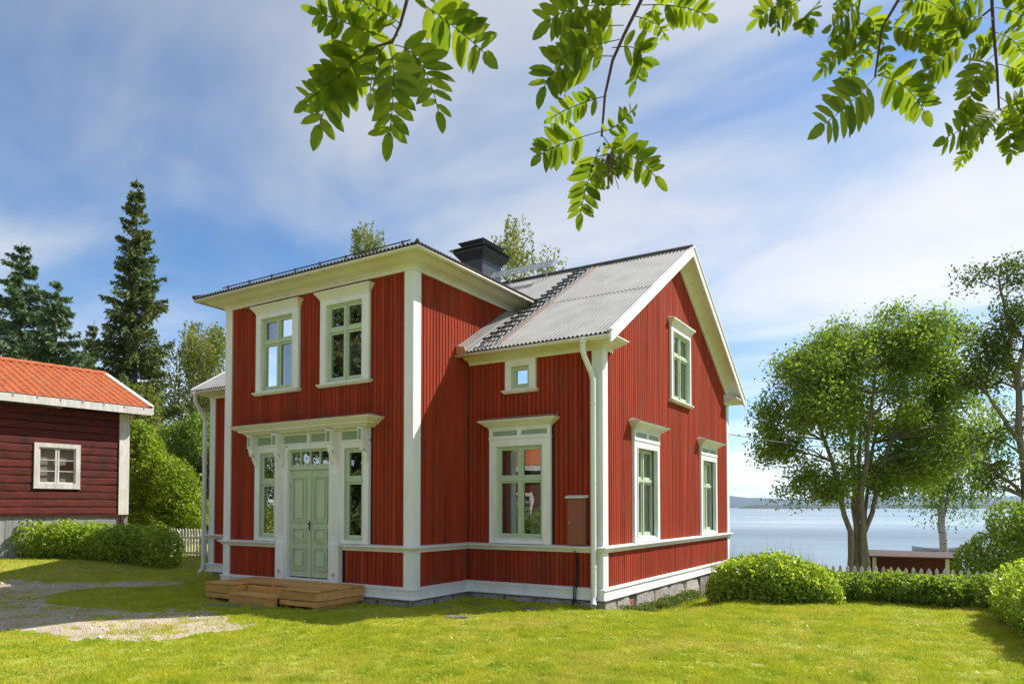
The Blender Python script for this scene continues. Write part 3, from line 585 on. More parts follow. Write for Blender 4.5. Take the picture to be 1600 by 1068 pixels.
# ---- windows
def rect_ring(mb, s0, s1, z0, z1, w, n0, n1, wb=None, wt=None):
    wb = w if wb is None else wb; wt = w if wt is None else wt
    mb.box(s0, s0+w, n0, n1, z0, z1); mb.box(s1-w, s1, n0, n1, z0, z1); mb.box(s0+w, s1-w, n0, n1, z0, z0+wb); mb.box(s0+w, s1-w, n0, n1, z1-wt, z1)
def sashes(mp, win, s0, s1, z0, z1, cols, ztr, rec, fw=.043, curtain=None, bars=False):
    """green frame in the opening, one sash per light, one pane per sash"""
    mb = MB(mp); rect_ring(mb, s0, s1, z0, z1, .035, rec-.10, rec+.012); zs = [z0+.035, ztr, z1-.035] if ztr else [z0+.035, z1-.035]
    if ztr: mb.box(s0+.035, s1-.035, rec-.08, rec+.028, ztr-.028, ztr+.028)
    mb.build('frame', 'green_paint', win)
    ss = np.linspace(s0+.035, s1-.035, cols+1)
    if cols > 1 and not bars:
        mb = MB(mp); sm = (s0+s1)/2; 
        for a, b in zip(zs[:-1], zs[1:]): mb.box(sm-.024, sm+.024, rec-.06, rec+.024, a+.028*(a > z0+.04), b-.028*(b < z1-.04))
        mb.build('mullion', 'green_paint', win)
    for j, (a, b) in enumerate(zip(zs[:-1], zs[1:])):
        a2 = a+(.028 if j else 0); b2 = b-(.028 if ztr and j == 0 else 0)
        for i in range(cols):
            l, r = ss[i]+(.022 if i and not bars else 0), ss[i+1]-(.022 if i < cols-1 and not bars else 0)
            mb = MB(mp); f = fw if not bars else .018; rect_ring(mb, l+.002, r-.002, a2+.002, b2-.002, f, rec-.055, rec, wb=f*1.15); mb.build('sash', 'green_paint', win)
            mb = MB(mp); nn = rec-.03; mb.add([(l+f, nn, a2+f), (r-f, nn, a2+f), (r-f, nn, b2-f), (l+f, nn, b2-f)], [(0, 1, 2, 3)]); mb.build('pane', 'window_glass', win)
    if curtain:
        for (c0, c1) in curtain:
            mb = MB(mp); n = 14; xs = np.linspace(c0, c1, n*4+1); nn = rec-.22
            P = []; 
            for x in xs:
                q = nn+.03*math.sin((x-c0)/(c1-c0)*n*.9*math.pi); P += [(x, q, z0+.02), (x, q+.01*math.sin(x*31), z1+.05)]
            mb.add(P, [(2*i, 2*i+2, 2*i+3, 2*i+1) for i in range(len(xs)-1)]); mb.build('curtain', 'curtain_cloth', win, True)
def reveal(mp, win, s0, s1, z0, z1, rec):
    mb = MB(mp); mb.box(s0-.012, s0, -.19, .0, z0, z1); mb.box(s1, s1+.012, -.19, .0, z0, z1); mb.box(s0-.012, s1+.012, -.19, .0, z1, z1+.012); mb.box(s0-.012, s1+.012, -.19, .0, z0-.012, z0); mb.build('reveal', 'white_paint', win)
def casing(mp, win, s0, s1, z0, z1, o, top, bottom=0):
    """flat casing boards round opening o=(a0,a1,c0,c1) with an inner bead"""
    a0, a1, c0, c1 = o; mb = MB(mp)
    mb.box(s0, a0+.004, -.03, .035, z0, z1); mb.box(a1-.004, s1, -.03, .035, z0, z1); mb.box(a0+.004, a1-.004, -.03, .034, c1-.004, top)
    mb.box(a0-.02, a0+.006, .035, .05, c0, c1+.02); mb.box(a1-.006, a1+.02, .035, .05, c0, c1+.02); mb.box(a0+.006, a1-.006, .034, .05, c1-.006, c1+.02)
    mb.build('casing', 'white_paint', win)
def small_hood(mp, win, s0, s1, z):
    mb = MB(mp); mb.box(s0-.005, s1+.005, -.03, .045, z, z+.03); mb.frustum((s0-.005, s1+.005, -.03, .045), z+.03, (s0-.07, s1+.07, -.03, .12), z+.13); mb.box(s0-.085, s1+.085, -.03, .135, z+.13, z+.165); mb.frustum((s0-.09, s1+.09, -.03, .14), z+.166, (s0-.06, s1+.06, -.03, .02), z+.19); mb.build('hood', 'cream_paint', win)
def sill(mp, win, s0, s1, z):
    mb = MB(mp); mb.frustum((s0-.02, s1+.02, -.03, .05), z-.05, (s0-.05, s1+.05, -.03, .085), z-.01); mb.box(s0-.055, s1+.055, -.03, .095, z-.01, z+.012); mb.build('sill', 'cream_paint', win)
def upper_window(mp, s0, s1, z0=4.33, z1=5.88, inset=.17, curtain=None, rec=-.03):
    a0, a1 = s0+inset, s1-inset; mb = MB(mp); mb.box(a0, a1, -.03, .03, z0-.045, z0-.002); win = mb.build('window', 'white_paint', house)
    casing(mp, win, s0, s1, z0-.045, z1+.10, (a0, a1, z0, z1), z1+.10); small_hood(mp, win, s0, s1, z1+.10); sill(mp, win, s0, s1, z0-.05)
    reveal(mp, win, a0, a1, z0, z1, rec); sashes(mp, win, a0, a1, z0, z1, 2, z0+(z1-z0)*.66, rec, curtain=curtain); return win
def tall_window(mp, s0, s1, inset=.17, rec=-.03, curtain=None):
    z0, z1 = 1.235, 3.04; a0, a1 = s0+inset, s1-inset
    mb = MB(mp); mb.hexa([(a0, -.03, 1.13), (a1, -.03, 1.13), (a1, .05, 1.13), (a0, .05, 1.13)], [(a0, -.03, z0), (a1, -.03, z0), (a1, .03, z0-.04), (a0, .03, z0-.04)]); win = mb.build('window', 'white_paint', house)
    casing(mp, win, s0, s1, 1.126, z1+.135, (a0, a1, z0, z1), z1+.135)
    f0, f1 = z1+.137, 3.385
    mb = MB(mp); mb.box(s0-.01, s1+.01, -.03, .05, f0, f0+.022); mb.box(s0, s1, -.03, .018, f0+.022, f1); sm = (s0+s1)/2
    for a, b in ((s0, s0+.07), (sm-.045, sm+.045), (s1-.07, s1)): mb.box(a, b, .018, .042, f0+.022, f1)
    for a, b in ((s0+.07, sm-.045), (sm+.045, s1-.07)): mb.box(a, b, .018, .041, f0+.022, f0+.062); mb.box(a, b, .018, .041, f1-.035, f1)
    mb.build('frieze', 'white_paint', win)
    for a, b in ((s0+.085, sm-.06), (sm+.06, s1-.085)): mb = MB(mp); mb.box(a, b, .018, .026, f0+.075, f1-.048); mb.build('frieze_panel', 'green_inset', win)
    mb = MB(mp); mb.box(s0-.012, s1+.012, -.03, .055, f1+.001, f1+.03); mb.frustum((s0-.012, s1+.012, -.03, .055), f1+.03, (s0-.05, s1+.05, -.03, .09), f1+.05); mb.frustum((s0-.05, s1+.05, -.03, .09), f1+.05, (s0-.15, s1+.15, -.03, .19), f1+.13); mb.box(s0-.17, s1+.17, -.03, .21, f1+.13, f1+.165); mb.build('hood', 'cream_paint', win)
    mb = MB(mp); mb.frustum((s0-.19, s1+.19, -.03, .23), f1+.166, (s0-.03, s1+.03, -.03, .0), f1+.235); mb.build('hood_flashing', 'pale_metal', win)
    for e in (s0-.185, s1+.185): mb = MB(mp); mb.box(e-.004, e+.004, .1, .11, f1+.17, f1+.24); mb.build('flashing_tip', 'pale_metal', win)
    reveal(mp, win, a0, a1, z0, z1, rec); sashes(mp, win, a0, a1, z0, z1, 2, 2.385, rec, curtain=curtain); return win
upper_window(mapA, *UPW[0], curtain=[(-4.15, -3.75)]); upper_window(mapA, *UPW[1], curtain=None)
tall_window(mapC, .53, 1.925, curtain=[(1.32, 1.56), (.73, .90)])
upper_window(mapD, 5.45, 6.87, inset=.12, rec=-.03, curtain=[(5.58, 5.86), (6.5, 6.74)])
for a, b in GW: tall_window(mapD, a, b, inset=.16, rec=-.085, curtain=[(a+.17, a+.46), (b-.42, b-.17)])
# small attic window
mb = MB(mapC); mb.box(1.047, 1.464, -.03, .03, 4.14, 4.166); aw = mb.build('window', 'white_paint', house)
casing(mapC, aw, .902, 1.597, 4.13, ZFM+.01, (1.047, 1.464, 4.168, 4.604), ZFM+.01); sill(mapC, aw, .902, 1.597, 4.12); reveal(mapC, aw, 1.047, 1.464, 4.168, 4.604, -.03)
sashes(mapC, aw, 1.047, 1.464, 4.168, 4.604, 1, None, -.03, fw=.045, curtain=[(1.08, 1.2)])

# ---- entrance
CX = -2.71
ent = MB(mapA)
for sg in (-1, 1):
    f = lambda a, b, sg=sg: (CX+sg*a, CX+sg*b) if sg > 0 else (CX-b, CX-a)
    a, b = f(1.50, 1.65); ent.box(a, b, -.03, .035, 1.126, 3.12)
    a, b = f(.90, 1.0); ent.box(a, b, -.03, .034, 1.126, 3.12)
    a, b = f(1.0, 1.5); ent.box(a, b, -.03, .033, 2.99, 3.12)
    a, b = f(.6, .67); ent.box(a, b, -.06, .05, .40, 3.07)
    ent.box(*f(1.0, 1.5), -.03, .06, 1.126, 1.20); ent.box(*f(.67, .90), -.03, .03, 2.55, 3.11)
ent.box(CX-.60, CX+.60, -.06, .05, 3.02, 3.11)
ent.box(CX-.67, CX+.67, -.06, .065, .30, .40)
ent.box(CX-1.65, CX+1.65, -.03, .02, 3.12, 3.36)
for a in (-1.65, -.92, -.02-.02, .92-.08, 1.57): ent.box(CX+a, CX+a+.08, .02, .045, 3.14, 3.36)
ent.box(CX-1.65, CX+1.65, -.03, .05, 3.112, 3.14); ent.box(CX-1.57, CX+1.57, .02, .044, 3.325, 3.36)
entr = ent.build('entrance_surround', 'white_paint', house)
for a, b in ((-1.55, -.94), (-.80, -.07), (.07, .82), (.94, 1.55)): mb = MB(mapA); mb.box(CX+a, CX+b, .02, .027, 3.16, 3.31); mb.build('frieze_panel', 'green_inset', entr)
for sg in (-1, 1):
    x0, x1 = (CX+.67, CX+.90) if sg > 0 else (CX-.90, CX-.67)
    mb = MB(mapA); mb.box(x0, x1, -.03, .06, 1.10, 2.62); mb.box(x0-.012, x1+.012, -.03, .085, .35, 1.10); mb.frustum((x0-.012, x1+.012, -.03, .085), 1.10, (x0, x1, -.03, .06), 1.135); mb.box(x0-.006, x1+.006, -.03, .07, 2.62, 2.66)
    for k in range(4): xx = x0+.035+k*.046; mb.box(xx, xx+.022, .06, .072, 1.28, 2.5)
    mb.build('pilaster', 'white_paint', entr)
    mb = MB(mapA); mb.tube([((x0+x1)/2, .085, .52), ((x0+x1)/2, .115, .52)], .03, 12); mb.build('doorbell', 'pale_metal', entr)
def bracket(xc, w, z0, depth):
    mb = MB(mapA); x0, x1 = xc-w/2, xc+w/2; zt = 3.36
    prof = [(0, zt), (depth, zt), (depth, zt-.27), (depth-.03, zt-.30), (depth-.03, zt-.34), (depth-.07, zt-.42), (depth-.12, z0+.12), (.07, z0+.06), (.04, z0), (0, z0)]
    mb.prism([(x0, n+.03, z) for n, z in prof], (w, 0, 0))
    for k in range(7): z = zt-.40-k*(zt-.44-z0-.1)/7; nn = depth-.05-.055*k/7*1.2; mb.box(x0+.015, x1-.015, nn-.02, nn+.04, z-.028, z)
    mb.box(x0-.01, x1+.01, .03, depth+.045, zt-.02, zt)
    br = mb.build('bracket', 'white_paint', entr)
    mb = MB(mapA); mb.box(x0+.025, x1-.025, depth+.03, depth+.037, zt-.24, zt-.04); mb.build('bracket_panel', 'green_inset', br)
    mb = MB(mapA); mb.tube([(xc, .05, z0+.02), (xc, .05, z0-.10)], [.05, .012], 8); mb.build('pendant', 'white_paint', br)
for a in (-.785, .785): bracket(CX+a, .15, 2.72, .22)
for a in (-1.60, 1.60): bracket(CX+a, .12, 2.78, .20)
mb = MB(mapA); e0, e1 = CX-1.80, CX+1.80
mb.frustum((e0+.06, e1-.06, -.03, .20), 3.361, (e0-.02, e1+.02, -.03, .27), 3.42); mb.box(e0-.06, e1+.06, -.03, .31, 3.42, 3.455); mb.frustum((e0-.08, e1+.08, -.03, .33), 3.455, (e0-.19, e1+.19, -.03, .42), 3.52); mb.box(e0-.20, e1+.20, -.03, .43, 3.52, 3.545)
can = mb.build('canopy', 'cream_paint', entr)
mb = MB(mapA); mb.frustum((e0-.22, e1+.22, -.03, .45), 3.546, (e0+.1, e1-.1, -.03, .0), 3.64); mb.build('canopy_flashing', 'pale_metal', can if False else entr)
# side lights, transom light, double door
for a, b in ((-4.21, -3.71), (-1.71, -1.21)):
    mb = MB(mapA); mb.box(a, b, -.03, .0, 1.19, 1.20); sw = mb.build('window', 'white_paint', house); sashes(mapA, sw, a, b, 1.20, 2.99, 1, 2.36, -.02, fw=.05); reveal(mapA, sw, a, b, 1.20, 2.99, -.02)
mb = MB(mapA); mb.box(CX-.6, CX+.6, -.12, .0, 2.60, 2.655); tl = mb.build('transom_window', 'green_paint', house); sashes(mapA, tl, CX-.6, CX+.6, 2.655, 3.02, 4, None, -.02, bars=True)
for sg in (-1, 1):
    x0, x1 = (CX+.006, CX+.595) if sg > 0 else (CX-.595, CX-.006)
    mb = MB(mapA); mb.box(x0, x1, -.09, -.035, .42, 2.595); leaf = mb.build('door_leaf', 'green_paint', house)
    p0, p1 = (x0+.11, x1-.085) if sg > 0 else (x0+.085, x1-.11)
    for z0, z1 in ((.56, 1.02), (1.12, 1.42), (1.53, 2.46)):
        mb = MB(mapA); rect_ring(mb, p0, p1, z0, z1, .026, -.035, -.002); rect_ring(mb, p0+.032, p1-.032, z0+.032, z1-.032, .012, -.035, -.024); mb.frustum((p0+.06, p1-.06, -.035, -.033), z0+.06, (p0+.06, p1-.06, -.035, -.033), z1-.06); mb.box(p0+.085, p1-.085, -.034, -.012, z0+.085, z1-.085); mb.build('door_panel', 'green_paint', leaf)
    for z in (.7, 1.5, 2.3):
        xx = x1-.004 if sg > 0 else x0-.012; mb = MB(mapA); mb.tube([(xx+.008, -.03, z-.06), (xx+.008, -.03, z+.06)], .012, 8); mb.build('hinge', 'pale_metal', leaf)
    if sg < 0:
        mb = MB(mapA); mb.box(x1-.02, x1+.05, -.034, -.008, .42, 2.59); mb.build('astragal', 'green_paint', leaf)
        mb = MB(mapA); mb.box(x1-.002, x1+.034, -.008, .0, 1.36, 1.56); mb.tube([(x1+.016, .0, 1.50), (x1+.016, .045, 1.50)], .014, 8); mb.tube([(x1+.016, .05, 1.5), (x1+.10, .055, 1.495)], .011, 8); mb.build('handle', 'black_metal', leaf)

# ============================================================ DECK
dk = empty('entrance_deck', (-2.7, -.65, 0), 'low golden brown timber deck with a notched step before the green door', 'deck')
DX0, DX1, DY0, DY1, DZ = -4.26, -1.12, -1.28, -.06, .36; NX0, NX1, NY = -3.42, -2.10, -.95
nb = 9; bw = (DY1-DY0)/nb
for i in range(nb):
    y0, y1 = DY0+i*bw+.005, DY0+(i+1)*bw-.005
    for (x0, x1) in ([(DX0, DX1)] if y0 >= NY-.03 else [(DX0, NX0), (NX1, DX1)]): mb = MB(); mb.box(x0, x1, y0, y1, DZ-.028, DZ+random.uniform(-.001, .001)); mb.build('deck_board', 'deck_wood', dk)
def fascia(x0, x1, y0, y1): 
    for z0, z1 in ((.07, .158), (.172, .322)): mb = MB(); o = 0 if z0 > .1 else .012; mb.box(x0+(o if x1-x0 > .05 or True else 0), x1-o, y0+o*.5, y1+o*.5, z0, z1); mb.build('fascia_board', 'deck_wood', dk)
fascia(DX0+.01, NX0-.01, DY0+.015, DY0+.043); fascia(NX1+.01, DX1-.01, DY0+.015, DY0+.043); fascia(DX1-.043, DX1-.015, DY0+.045, DY1); fascia(DX0+.015, DX0+.043, DY0+.045, DY1); fascia(NX0+.01, NX1-.01, NY+.01, NY+.038); fascia(NX0-.04, NX0-.012, DY0+.045, NY+.04); fascia(NX1+.012, NX1+.04, DY0+.045, NY+.04)
for i in range(3): y0 = -1.36+i*.135; mb = MB(); mb.box(NX0+.005 if i > 0 else NX0+.005, NX1-.005, y0, y0+.13, .172, .20); mb.build('step_board', 'deck_wood', dk)
mb = MB(); mb.box(NX0+.02, NX1-.02, -1.345, -1.318, .01, .170); mb.build('step_riser', 'deck_wood', dk)
for x in (NX0+.01, NX1-.038): mb = MB(); mb.box(x, x+.028, -1.316, -1.285, .01, .170); mb.build('step_side', 'deck_wood', dk)
for x in (DX0+.15, NX0-.1, CX, NX1+.1, DX1-.15):
    mb = MB(); mb.box(x-.04, x+.04, DY0+.1, DY1-.05, .0, DZ-.03) if abs(x-CX) > .2 else mb.box(x-.04, x+.04, NY+.06, DY1-.05, .0, DZ-.03); mb.build('joist', 'deck_wood', dk)
# slate slabs on the grass
def slab(x, y, r, seed, label, z=0.0, group=None):
    q = np.random.default_rng(seed); n = 9; an = np.sort(q.uniform(0, 2*math.pi, n)); rr = r*q.uniform(.75, 1.15, n)
    pts = [(x+rr[i]*math.cos(an[i]), y+.7*rr[i]*math.sin(an[i]), gz(x, y)-.05) for i in range(n)]; mb = MB(); mb.prism(pts, (0, 0, .075+z)); o = mb.build('slate_slab', 'slate', None); o.location = (0, 0, 0); return tag(o, label, 'slab', group)
for i, (x, y, r) in enumerate(((-3.45, -1.62, .30), (-2.95, -1.58, .26), (-2.45, -1.55, .24))): slab(x, y, r, 80+i, 'dark slate slab lying in front of the deck step', group='slabs at the deck step')
for i, (x, y, r) in enumerate(((.55, .35, .26), (.95, .15, .22), (1.45, .55, .20), (1.35, -.45, .24), (.75, .95, .2), (2.0, .9, .18))): slab(x, y, r, 90+i, 'dark slate slab half sunk in the grass beside the inner corner of the house', group='sunken slabs by the wall')

# ============================================================ LOG COTTAGE (left)
K = at(195, 800, 23.5); sc_ = 23.5/22; dv_ = np.array([.1, .995]); nv_ = np.array([.995, -.1]); KZ = gz(K[0], K[1])
cot = empty('log_cottage', (K[0], K[1], KZ), 'dark red log cottage with orange clay tile roof behind the hedge', 'cottage')
mapL = lambda s, n, z: (K[0]+s*dv_[0]+n*nv_[0], K[1]+s*dv_[1]+n*nv_[1], z)
zc = lambda z: 1.827+(z-1.827)*sc_
LZ0, LZ1, CL, CD = zc(1.62), zc(4.72), 9.0, 6.2
wo = (-2.50*sc_, -1.30*sc_, zc(2.40), zc(3.68))      # window casing
nl = 14; lh = (LZ1-LZ0)/nl
mb = MB(mapL); br = sorted({-CL, -.03, wo[0]+.1, wo[1]-.1})
for a, b in zip(br[:-1], br[1:]):
    for p, q in pieces(a, b, LZ0, LZ1, [(wo[0]+.1, wo[1]-.1, wo[2]+.1, wo[3]-.1)]): mb.box(a, b, -.2, -.06, p, q)
mb.box(-CL, -CL+.14, -CD+.2, -.2, LZ0, LZ1); mb.box(-.17, -.03, -CD+.2, -.2, LZ0, LZ1); mb.box(-CL, -.03, -CD+.06, -CD+.2, LZ0, LZ1)
cw = mb.build('wall', 'log_red', cot)
for i in range(nl):
    z0 = LZ0+i*lh; 
    iv = [(-CL, -.02)]
    if z0+lh > wo[2]+.1 and z0 < wo[3]-.1: iv = [(-CL, wo[0]+.06), (wo[1]-.06, -.02)]
    for (a, b) in iv:
        mb = MB(mapL); n = max(3, int((b-a)/.45)); ss = np.linspace(a, b, n+1); gp = random.uniform(.004, .014); prof = [(-.06, gp), (-.006, gp+.006), (.003, lh*.25), (.004, lh*.75), (-.004, lh-gp), (-.06, lh-gp+.004)]
        pts = []; fc = []
        for s in ss:
            j = random.uniform(-.006, .006); dz = random.uniform(-.010, .010)
            pts += [(s, nn+j, z0+zz+(dz if 0 < q < 5 else 0)) for q, (nn, zz) in enumerate(prof)]
        for k in range(n): fc += [(k*6+q, (k+1)*6+q, (k+1)*6+q+1, k*6+q+1) for q in range(5)]
        fc += [tuple(range(6)), tuple(range(n*6, n*6+6))]; mb.add(pts, fc); mb.build('log', 'log_red', cw)
for (s0, n0, s1, n1) in ((-.02, -.30, .10, .035), ): mb = MB(mapL); mb.box(s0-.2, s1, .006, .04, LZ0-.02, LZ1); mb.box(s1-.03, s1, -.22, .006, LZ0-.02, LZ1); mb.build('corner_board', 'fence_white', cot)
# grey plank skirt
s = -CL
while s < .08:
    w_ = random.uniform(.17, .26); mb = MB(mapL); mb.box(s, min(s+w_-.006, .1), -.06, -.03+random.uniform(-.006, .006), KZ-.1, LZ0-.03+random.uniform(-.02, .01)); mb.build('skirt_plank', 'weathered_wood', cot); s += w_
mb = MB(mapL); mb.box(-CL, .11, -.06, .045, LZ0-.028, LZ0-.005); mb.build('sill_board', 'log_red', cot)
mb = MB(mapL); mb.box(-.14, -.05, -.028, .05, KZ-.1, LZ0-.03); mb.build('corner_plank', 'log_red', cot)
# window: casing, two sashes of three panes
mb = MB(mapL); rect_ring(mb, *wo, .13, -.03, .045); mb.box(wo[0]-.01, wo[1]+.01, -.03, .05, wo[2]-.03, wo[2]); lw = mb.build('window', 'fence_white', cot)
a0, a1, c0, c1 = wo[0]+.13, wo[1]-.13, wo[2]+.13, wo[3]-.13; sm = (a0+a1)/2
for l, r in ((a0, sm-.012), (sm+.012, a1)):
    mb = MB(mapL); rect_ring(mb, l, r, c0, c1, .045, -.04, .0); hs = np.linspace(c0+.045, c1-.045, 4)
    for z in hs[1:-1]: mb.box(l+.045, r-.045, -.035, -.005, z-.011, z+.011)
    mb.build('sash', 'fence_white', lw)
    for p, q in zip(hs[:-1], hs[1:]): mb = MB(mapL); mb.add([(l+.045, -.02, p+.011), (r-.045, -.02, p+.011), (r-.045, -.02, q-.011), (l+.045, -.02, q-.011)], [(0, 1, 2, 3)]); mb.build('pane', 'window_glass', lw)
mb = MB(mapL); mb.box(a0-.05, a1+.05, -.13, -.12, c0-.08, c1+.08); mb.build('pane_brightener', 'plaster', cot)  # pale panel added behind the panes so the window looks lighter
mb = MB(mapL); mb.box(-CL+.2, -.2, -CD+.3, -.25, LZ0-.1, LZ0+.05); mb.box(-CL+.2, -.2, -1.9, -1.8, LZ0, LZ1); mb.build('room_partition', 'plaster', cot)
# roof
EN, EZc, RN, RZc, SE = .48, zc(4.94), -2.862*sc_, zc(6.35), .62*sc_
csl = (RZc-EZc)/(EN-RN); cl_ = math.hypot(EN-RN, RZc-EZc)
def tiles(sg):
    """pantiles: S-wave across, one step per course"""
    rows = int(cl_/.30); pitch = .235; per = 6; ss = np.arange(-CL-.4, SE-.06, pitch/per); V = []; F = []; n = len(ss)
    for r_ in range(rows):
        t0, t1 = r_/rows*cl_, ((r_+1)/rows)*cl_+.05
        for (t, lift) in ((t0, .0), (t0, .045), (t1, .012)):
            for s in ss:
                ph = (s/pitch) % 1.0; w = .034*(math.sin(2*math.pi*ph)+.35*math.sin(4*math.pi*ph)); jit = .004*math.sin(s*37+r_*11)
                nn = EN-t/cl_*(EN-RN); z = EZc+t/cl_*(RZc-EZc)+lift+(w if lift > 0 else 0)+jit+.02
                if sg < 0: nn = 2*RN-nn
                V.append(mapL(s, nn, z))
        b = r_*3*n
        for k in range(2): F += [(b+k*n+i, b+k*n+i+1, b+(k+1)*n+i+1, b+(k+1)*n+i) for i in range(n-1)]
    me = npmesh('roof_tiles', np.array(V)-np.array(cot.location), np.array(F)); me.polygons.foreach_set('use_smooth', [True]*len(me.polygons)); o = link('roof_tiles', me, 'clay_tile', cot); tag(o, kind='stuff')
tiles(1); tiles(-1)
def croof(s0, s1, da, db, o0, o1, nm, mat, sg=1):
    pt = lambda s, n_, o: (s, n_ if sg > 0 else 2*RN-n_, EZc+(EN-n_)*csl+o)
    mb = MB(mapL); mb.hexa([pt(s0, da, o0), pt(s1, da, o0), pt(s1, db, o0), pt(s0, db, o0)], [pt(s0, da, o1), pt(s1, da, o1), pt(s1, db, o1), pt(s0, db, o1)]); mb.build(nm, mat, cot)
for sg in (1, -1):
    croof(-CL-.4, SE-.05, EN, RN, -.06, -.01, 'roof_deck', 'fence_white', sg); croof(SE-.055, SE, EN+.02, RN, -.20, .075, 'barge_board', 'fence_white', sg); croof(SE-.14, SE+.01, EN+.03, RN, .076, .10, 'verge_board', 'fence_white', sg)
mb = MB(mapL); mb.box(-CL-.4, SE-.06, EN-.0, EN+.03, EZc-.24, EZc-.02); mb.build('fascia', 'fence_white', cot)
for s in np.arange(-6.5, SE-.3, .62): mb = MB(mapL); mb.box(s, s+.025, EN+.031, EN+.045, EZc-.07, EZc+.035); mb.build('tile_hook', 'pale_metal', cot)
mb = MB(mapL); mb.tube([(s, RN, RZc+.045+(.018 if i % 2 else 0)) for i, s in enumerate(np.arange(-CL-.4, SE-.05, .2))], .10, 8); mb.build('ridge_tiles', 'clay_tile', cot, True)
mb = MB(mapL); mb.prism([(-.17, -.1, LZ1-.02), (-.17, -CD+.1, LZ1-.02), (-.17, RN, RZc-.2)], (.14, 0, 0)); mb.build('gable_wall', 'log_red', cot)

def copy_tree(o, parent=None):
    c = o.copy(); col.objects.link(c); c.parent = parent
    for ch in list(o.children): copy_tree(ch, c)
    return c
barn = copy_tree(cot); barn.name = 'yard_barn'; barn.location = (-12.5, -17.5, -.9); barn.rotation_euler = (0, 0, rad(90))
tag(barn, 'log barn with tiled roof across the yard, mirrored in the ground floor front window', 'barn')
# ============================================================ FENCES
def picket_fence(A, B, zt, zb, spacing, w, label, gname):
    A, B = np.array(A), np.array(B); L = np.hypot(*(B-A)); u = (B-A)/L; nrm = np.array([u[1], -u[0]])
    zA = lambda x, y: gz(x, y); z0 = (zA(*A)); fr = empty('picket_fence', (A[0], A[1], z0), label, 'fence')
    def mpf(s, n, z): p = A+u*s+nrm*n; return (p[0], p[1], z)
    tops = lambda s: zt; 
    for hz in (.25, .72):
        mb = MB(mpf); n = 8; ss = np.linspace(0, L, n+1)
        for a, b in zip(ss[:-1], ss[1:]): mb.box(a, b, -.05, -.012, zb+(zt-zb)*hz-.035, zb+(zt-zb)*hz+.035)
        mb.build('rail', 'fence_white', fr)
    k = int(L/spacing); h = zt-zb; me = None
    for i in range(k+1):
        s = i*spacing
        if me is None:
            mb = MB(); c = [(-w/2, 0, .0), (w/2, 0, 0), (w/2, 0, h-w*.8), (0, 0, h), (-w/2, 0, h-w*.8)]
            ang = u; cc = [(p[0]*u[0], p[0]*u[1], p[2]) for p in c]; mb.prism(cc, (nrm[0]*.02, nrm[1]*.02, 0)); o = mb.build('picket', 'fence_white', None); me = o.data; o.parent = fr
        else: o = link('picket', me, None, fr)
        p = mpf(s, -.01, 0); o.location = (p[0]-A[0], p[1]-A[1], zb-z0+random.uniform(-.012, .012))
    for i in range(0, k+1, 14):
        mb = MB(mpf); s = i*spacing; mb.box(s-.04, s+.04, -.14, -.05, zb-.4, zt-.08); mb.build('post', 'fence_white', fr)
FL0 = at(345, 860, 22.5); FL1 = at(200, 850, 24.5)
picket_fence(FL0[:2], FL1[:2], 1.14, .10, .135, .07, 'white picket fence between the cottage corner and the house', 'left')
picket_fence((4.2, 6.4), (13.0, 6.4), .62, -.38, .135, .065, 'long white picket fence standing behind the low green hedge', 'right')

# ============================================================ SHED, BOAT, CABLE
S0 = at(1347, 872, 27.0); S1 = at(1502, 875, 25.6); su = (S1-S0)[:2]; sL = np.hypot(*su); su /= sL; sn2 = np.array([su[1], -su[0]])
sz = gz(*((S0+S1)[:2]/2)); shed = empty('low_shed', (S0[0], S0[1], sz), 'low dark red wooden shed with a flat roof below the trees by the lake', 'shed')
def mps(s, n, z): return (S0[0]+su[0]*s+sn2[0]*n, S0[1]+su[1]*s+sn2[1]*n, z)
zt = .10
mb = MB(mps); mb.box(0, sL, -2.2, 0, sz-.4, zt-.12); mb.build('wall', 'shed_wood', shed)
for i in range(int(sL/.14)): mb = MB(mps); mb.box(i*.14+.008, i*.14+.132, .001, .022, sz-.3, zt-.13); mb.build('plank', 'shed_wood', shed)
for s in (.35, sL-.5): mb = MB(mps); mb.box(s, s+.13, .024, .05, sz-.3, zt-.12); mb.build('door_post', 'fence_white', shed)
mb = MB(mps); mb.hexa([(-.25, -2.4, zt-.1), (sL+.2, -2.4, zt-.1), (sL+.2, .35, zt-.12), (-.25, .35, zt-.12)], [(-.25, -2.4, zt+.02), (sL+.2, -2.4, zt-.02), (sL+.2, .35, zt-.07), (-.25, .35, zt-.07)]); mb.build('roof', 'twig_bark', shed)
B0 = at(1466, 862, 70); bt = empty('rowing_boat', (B0[0], B0[1], LAKE), 'pale grey rowing boat on the lake beside the birch trunk', 'boat')
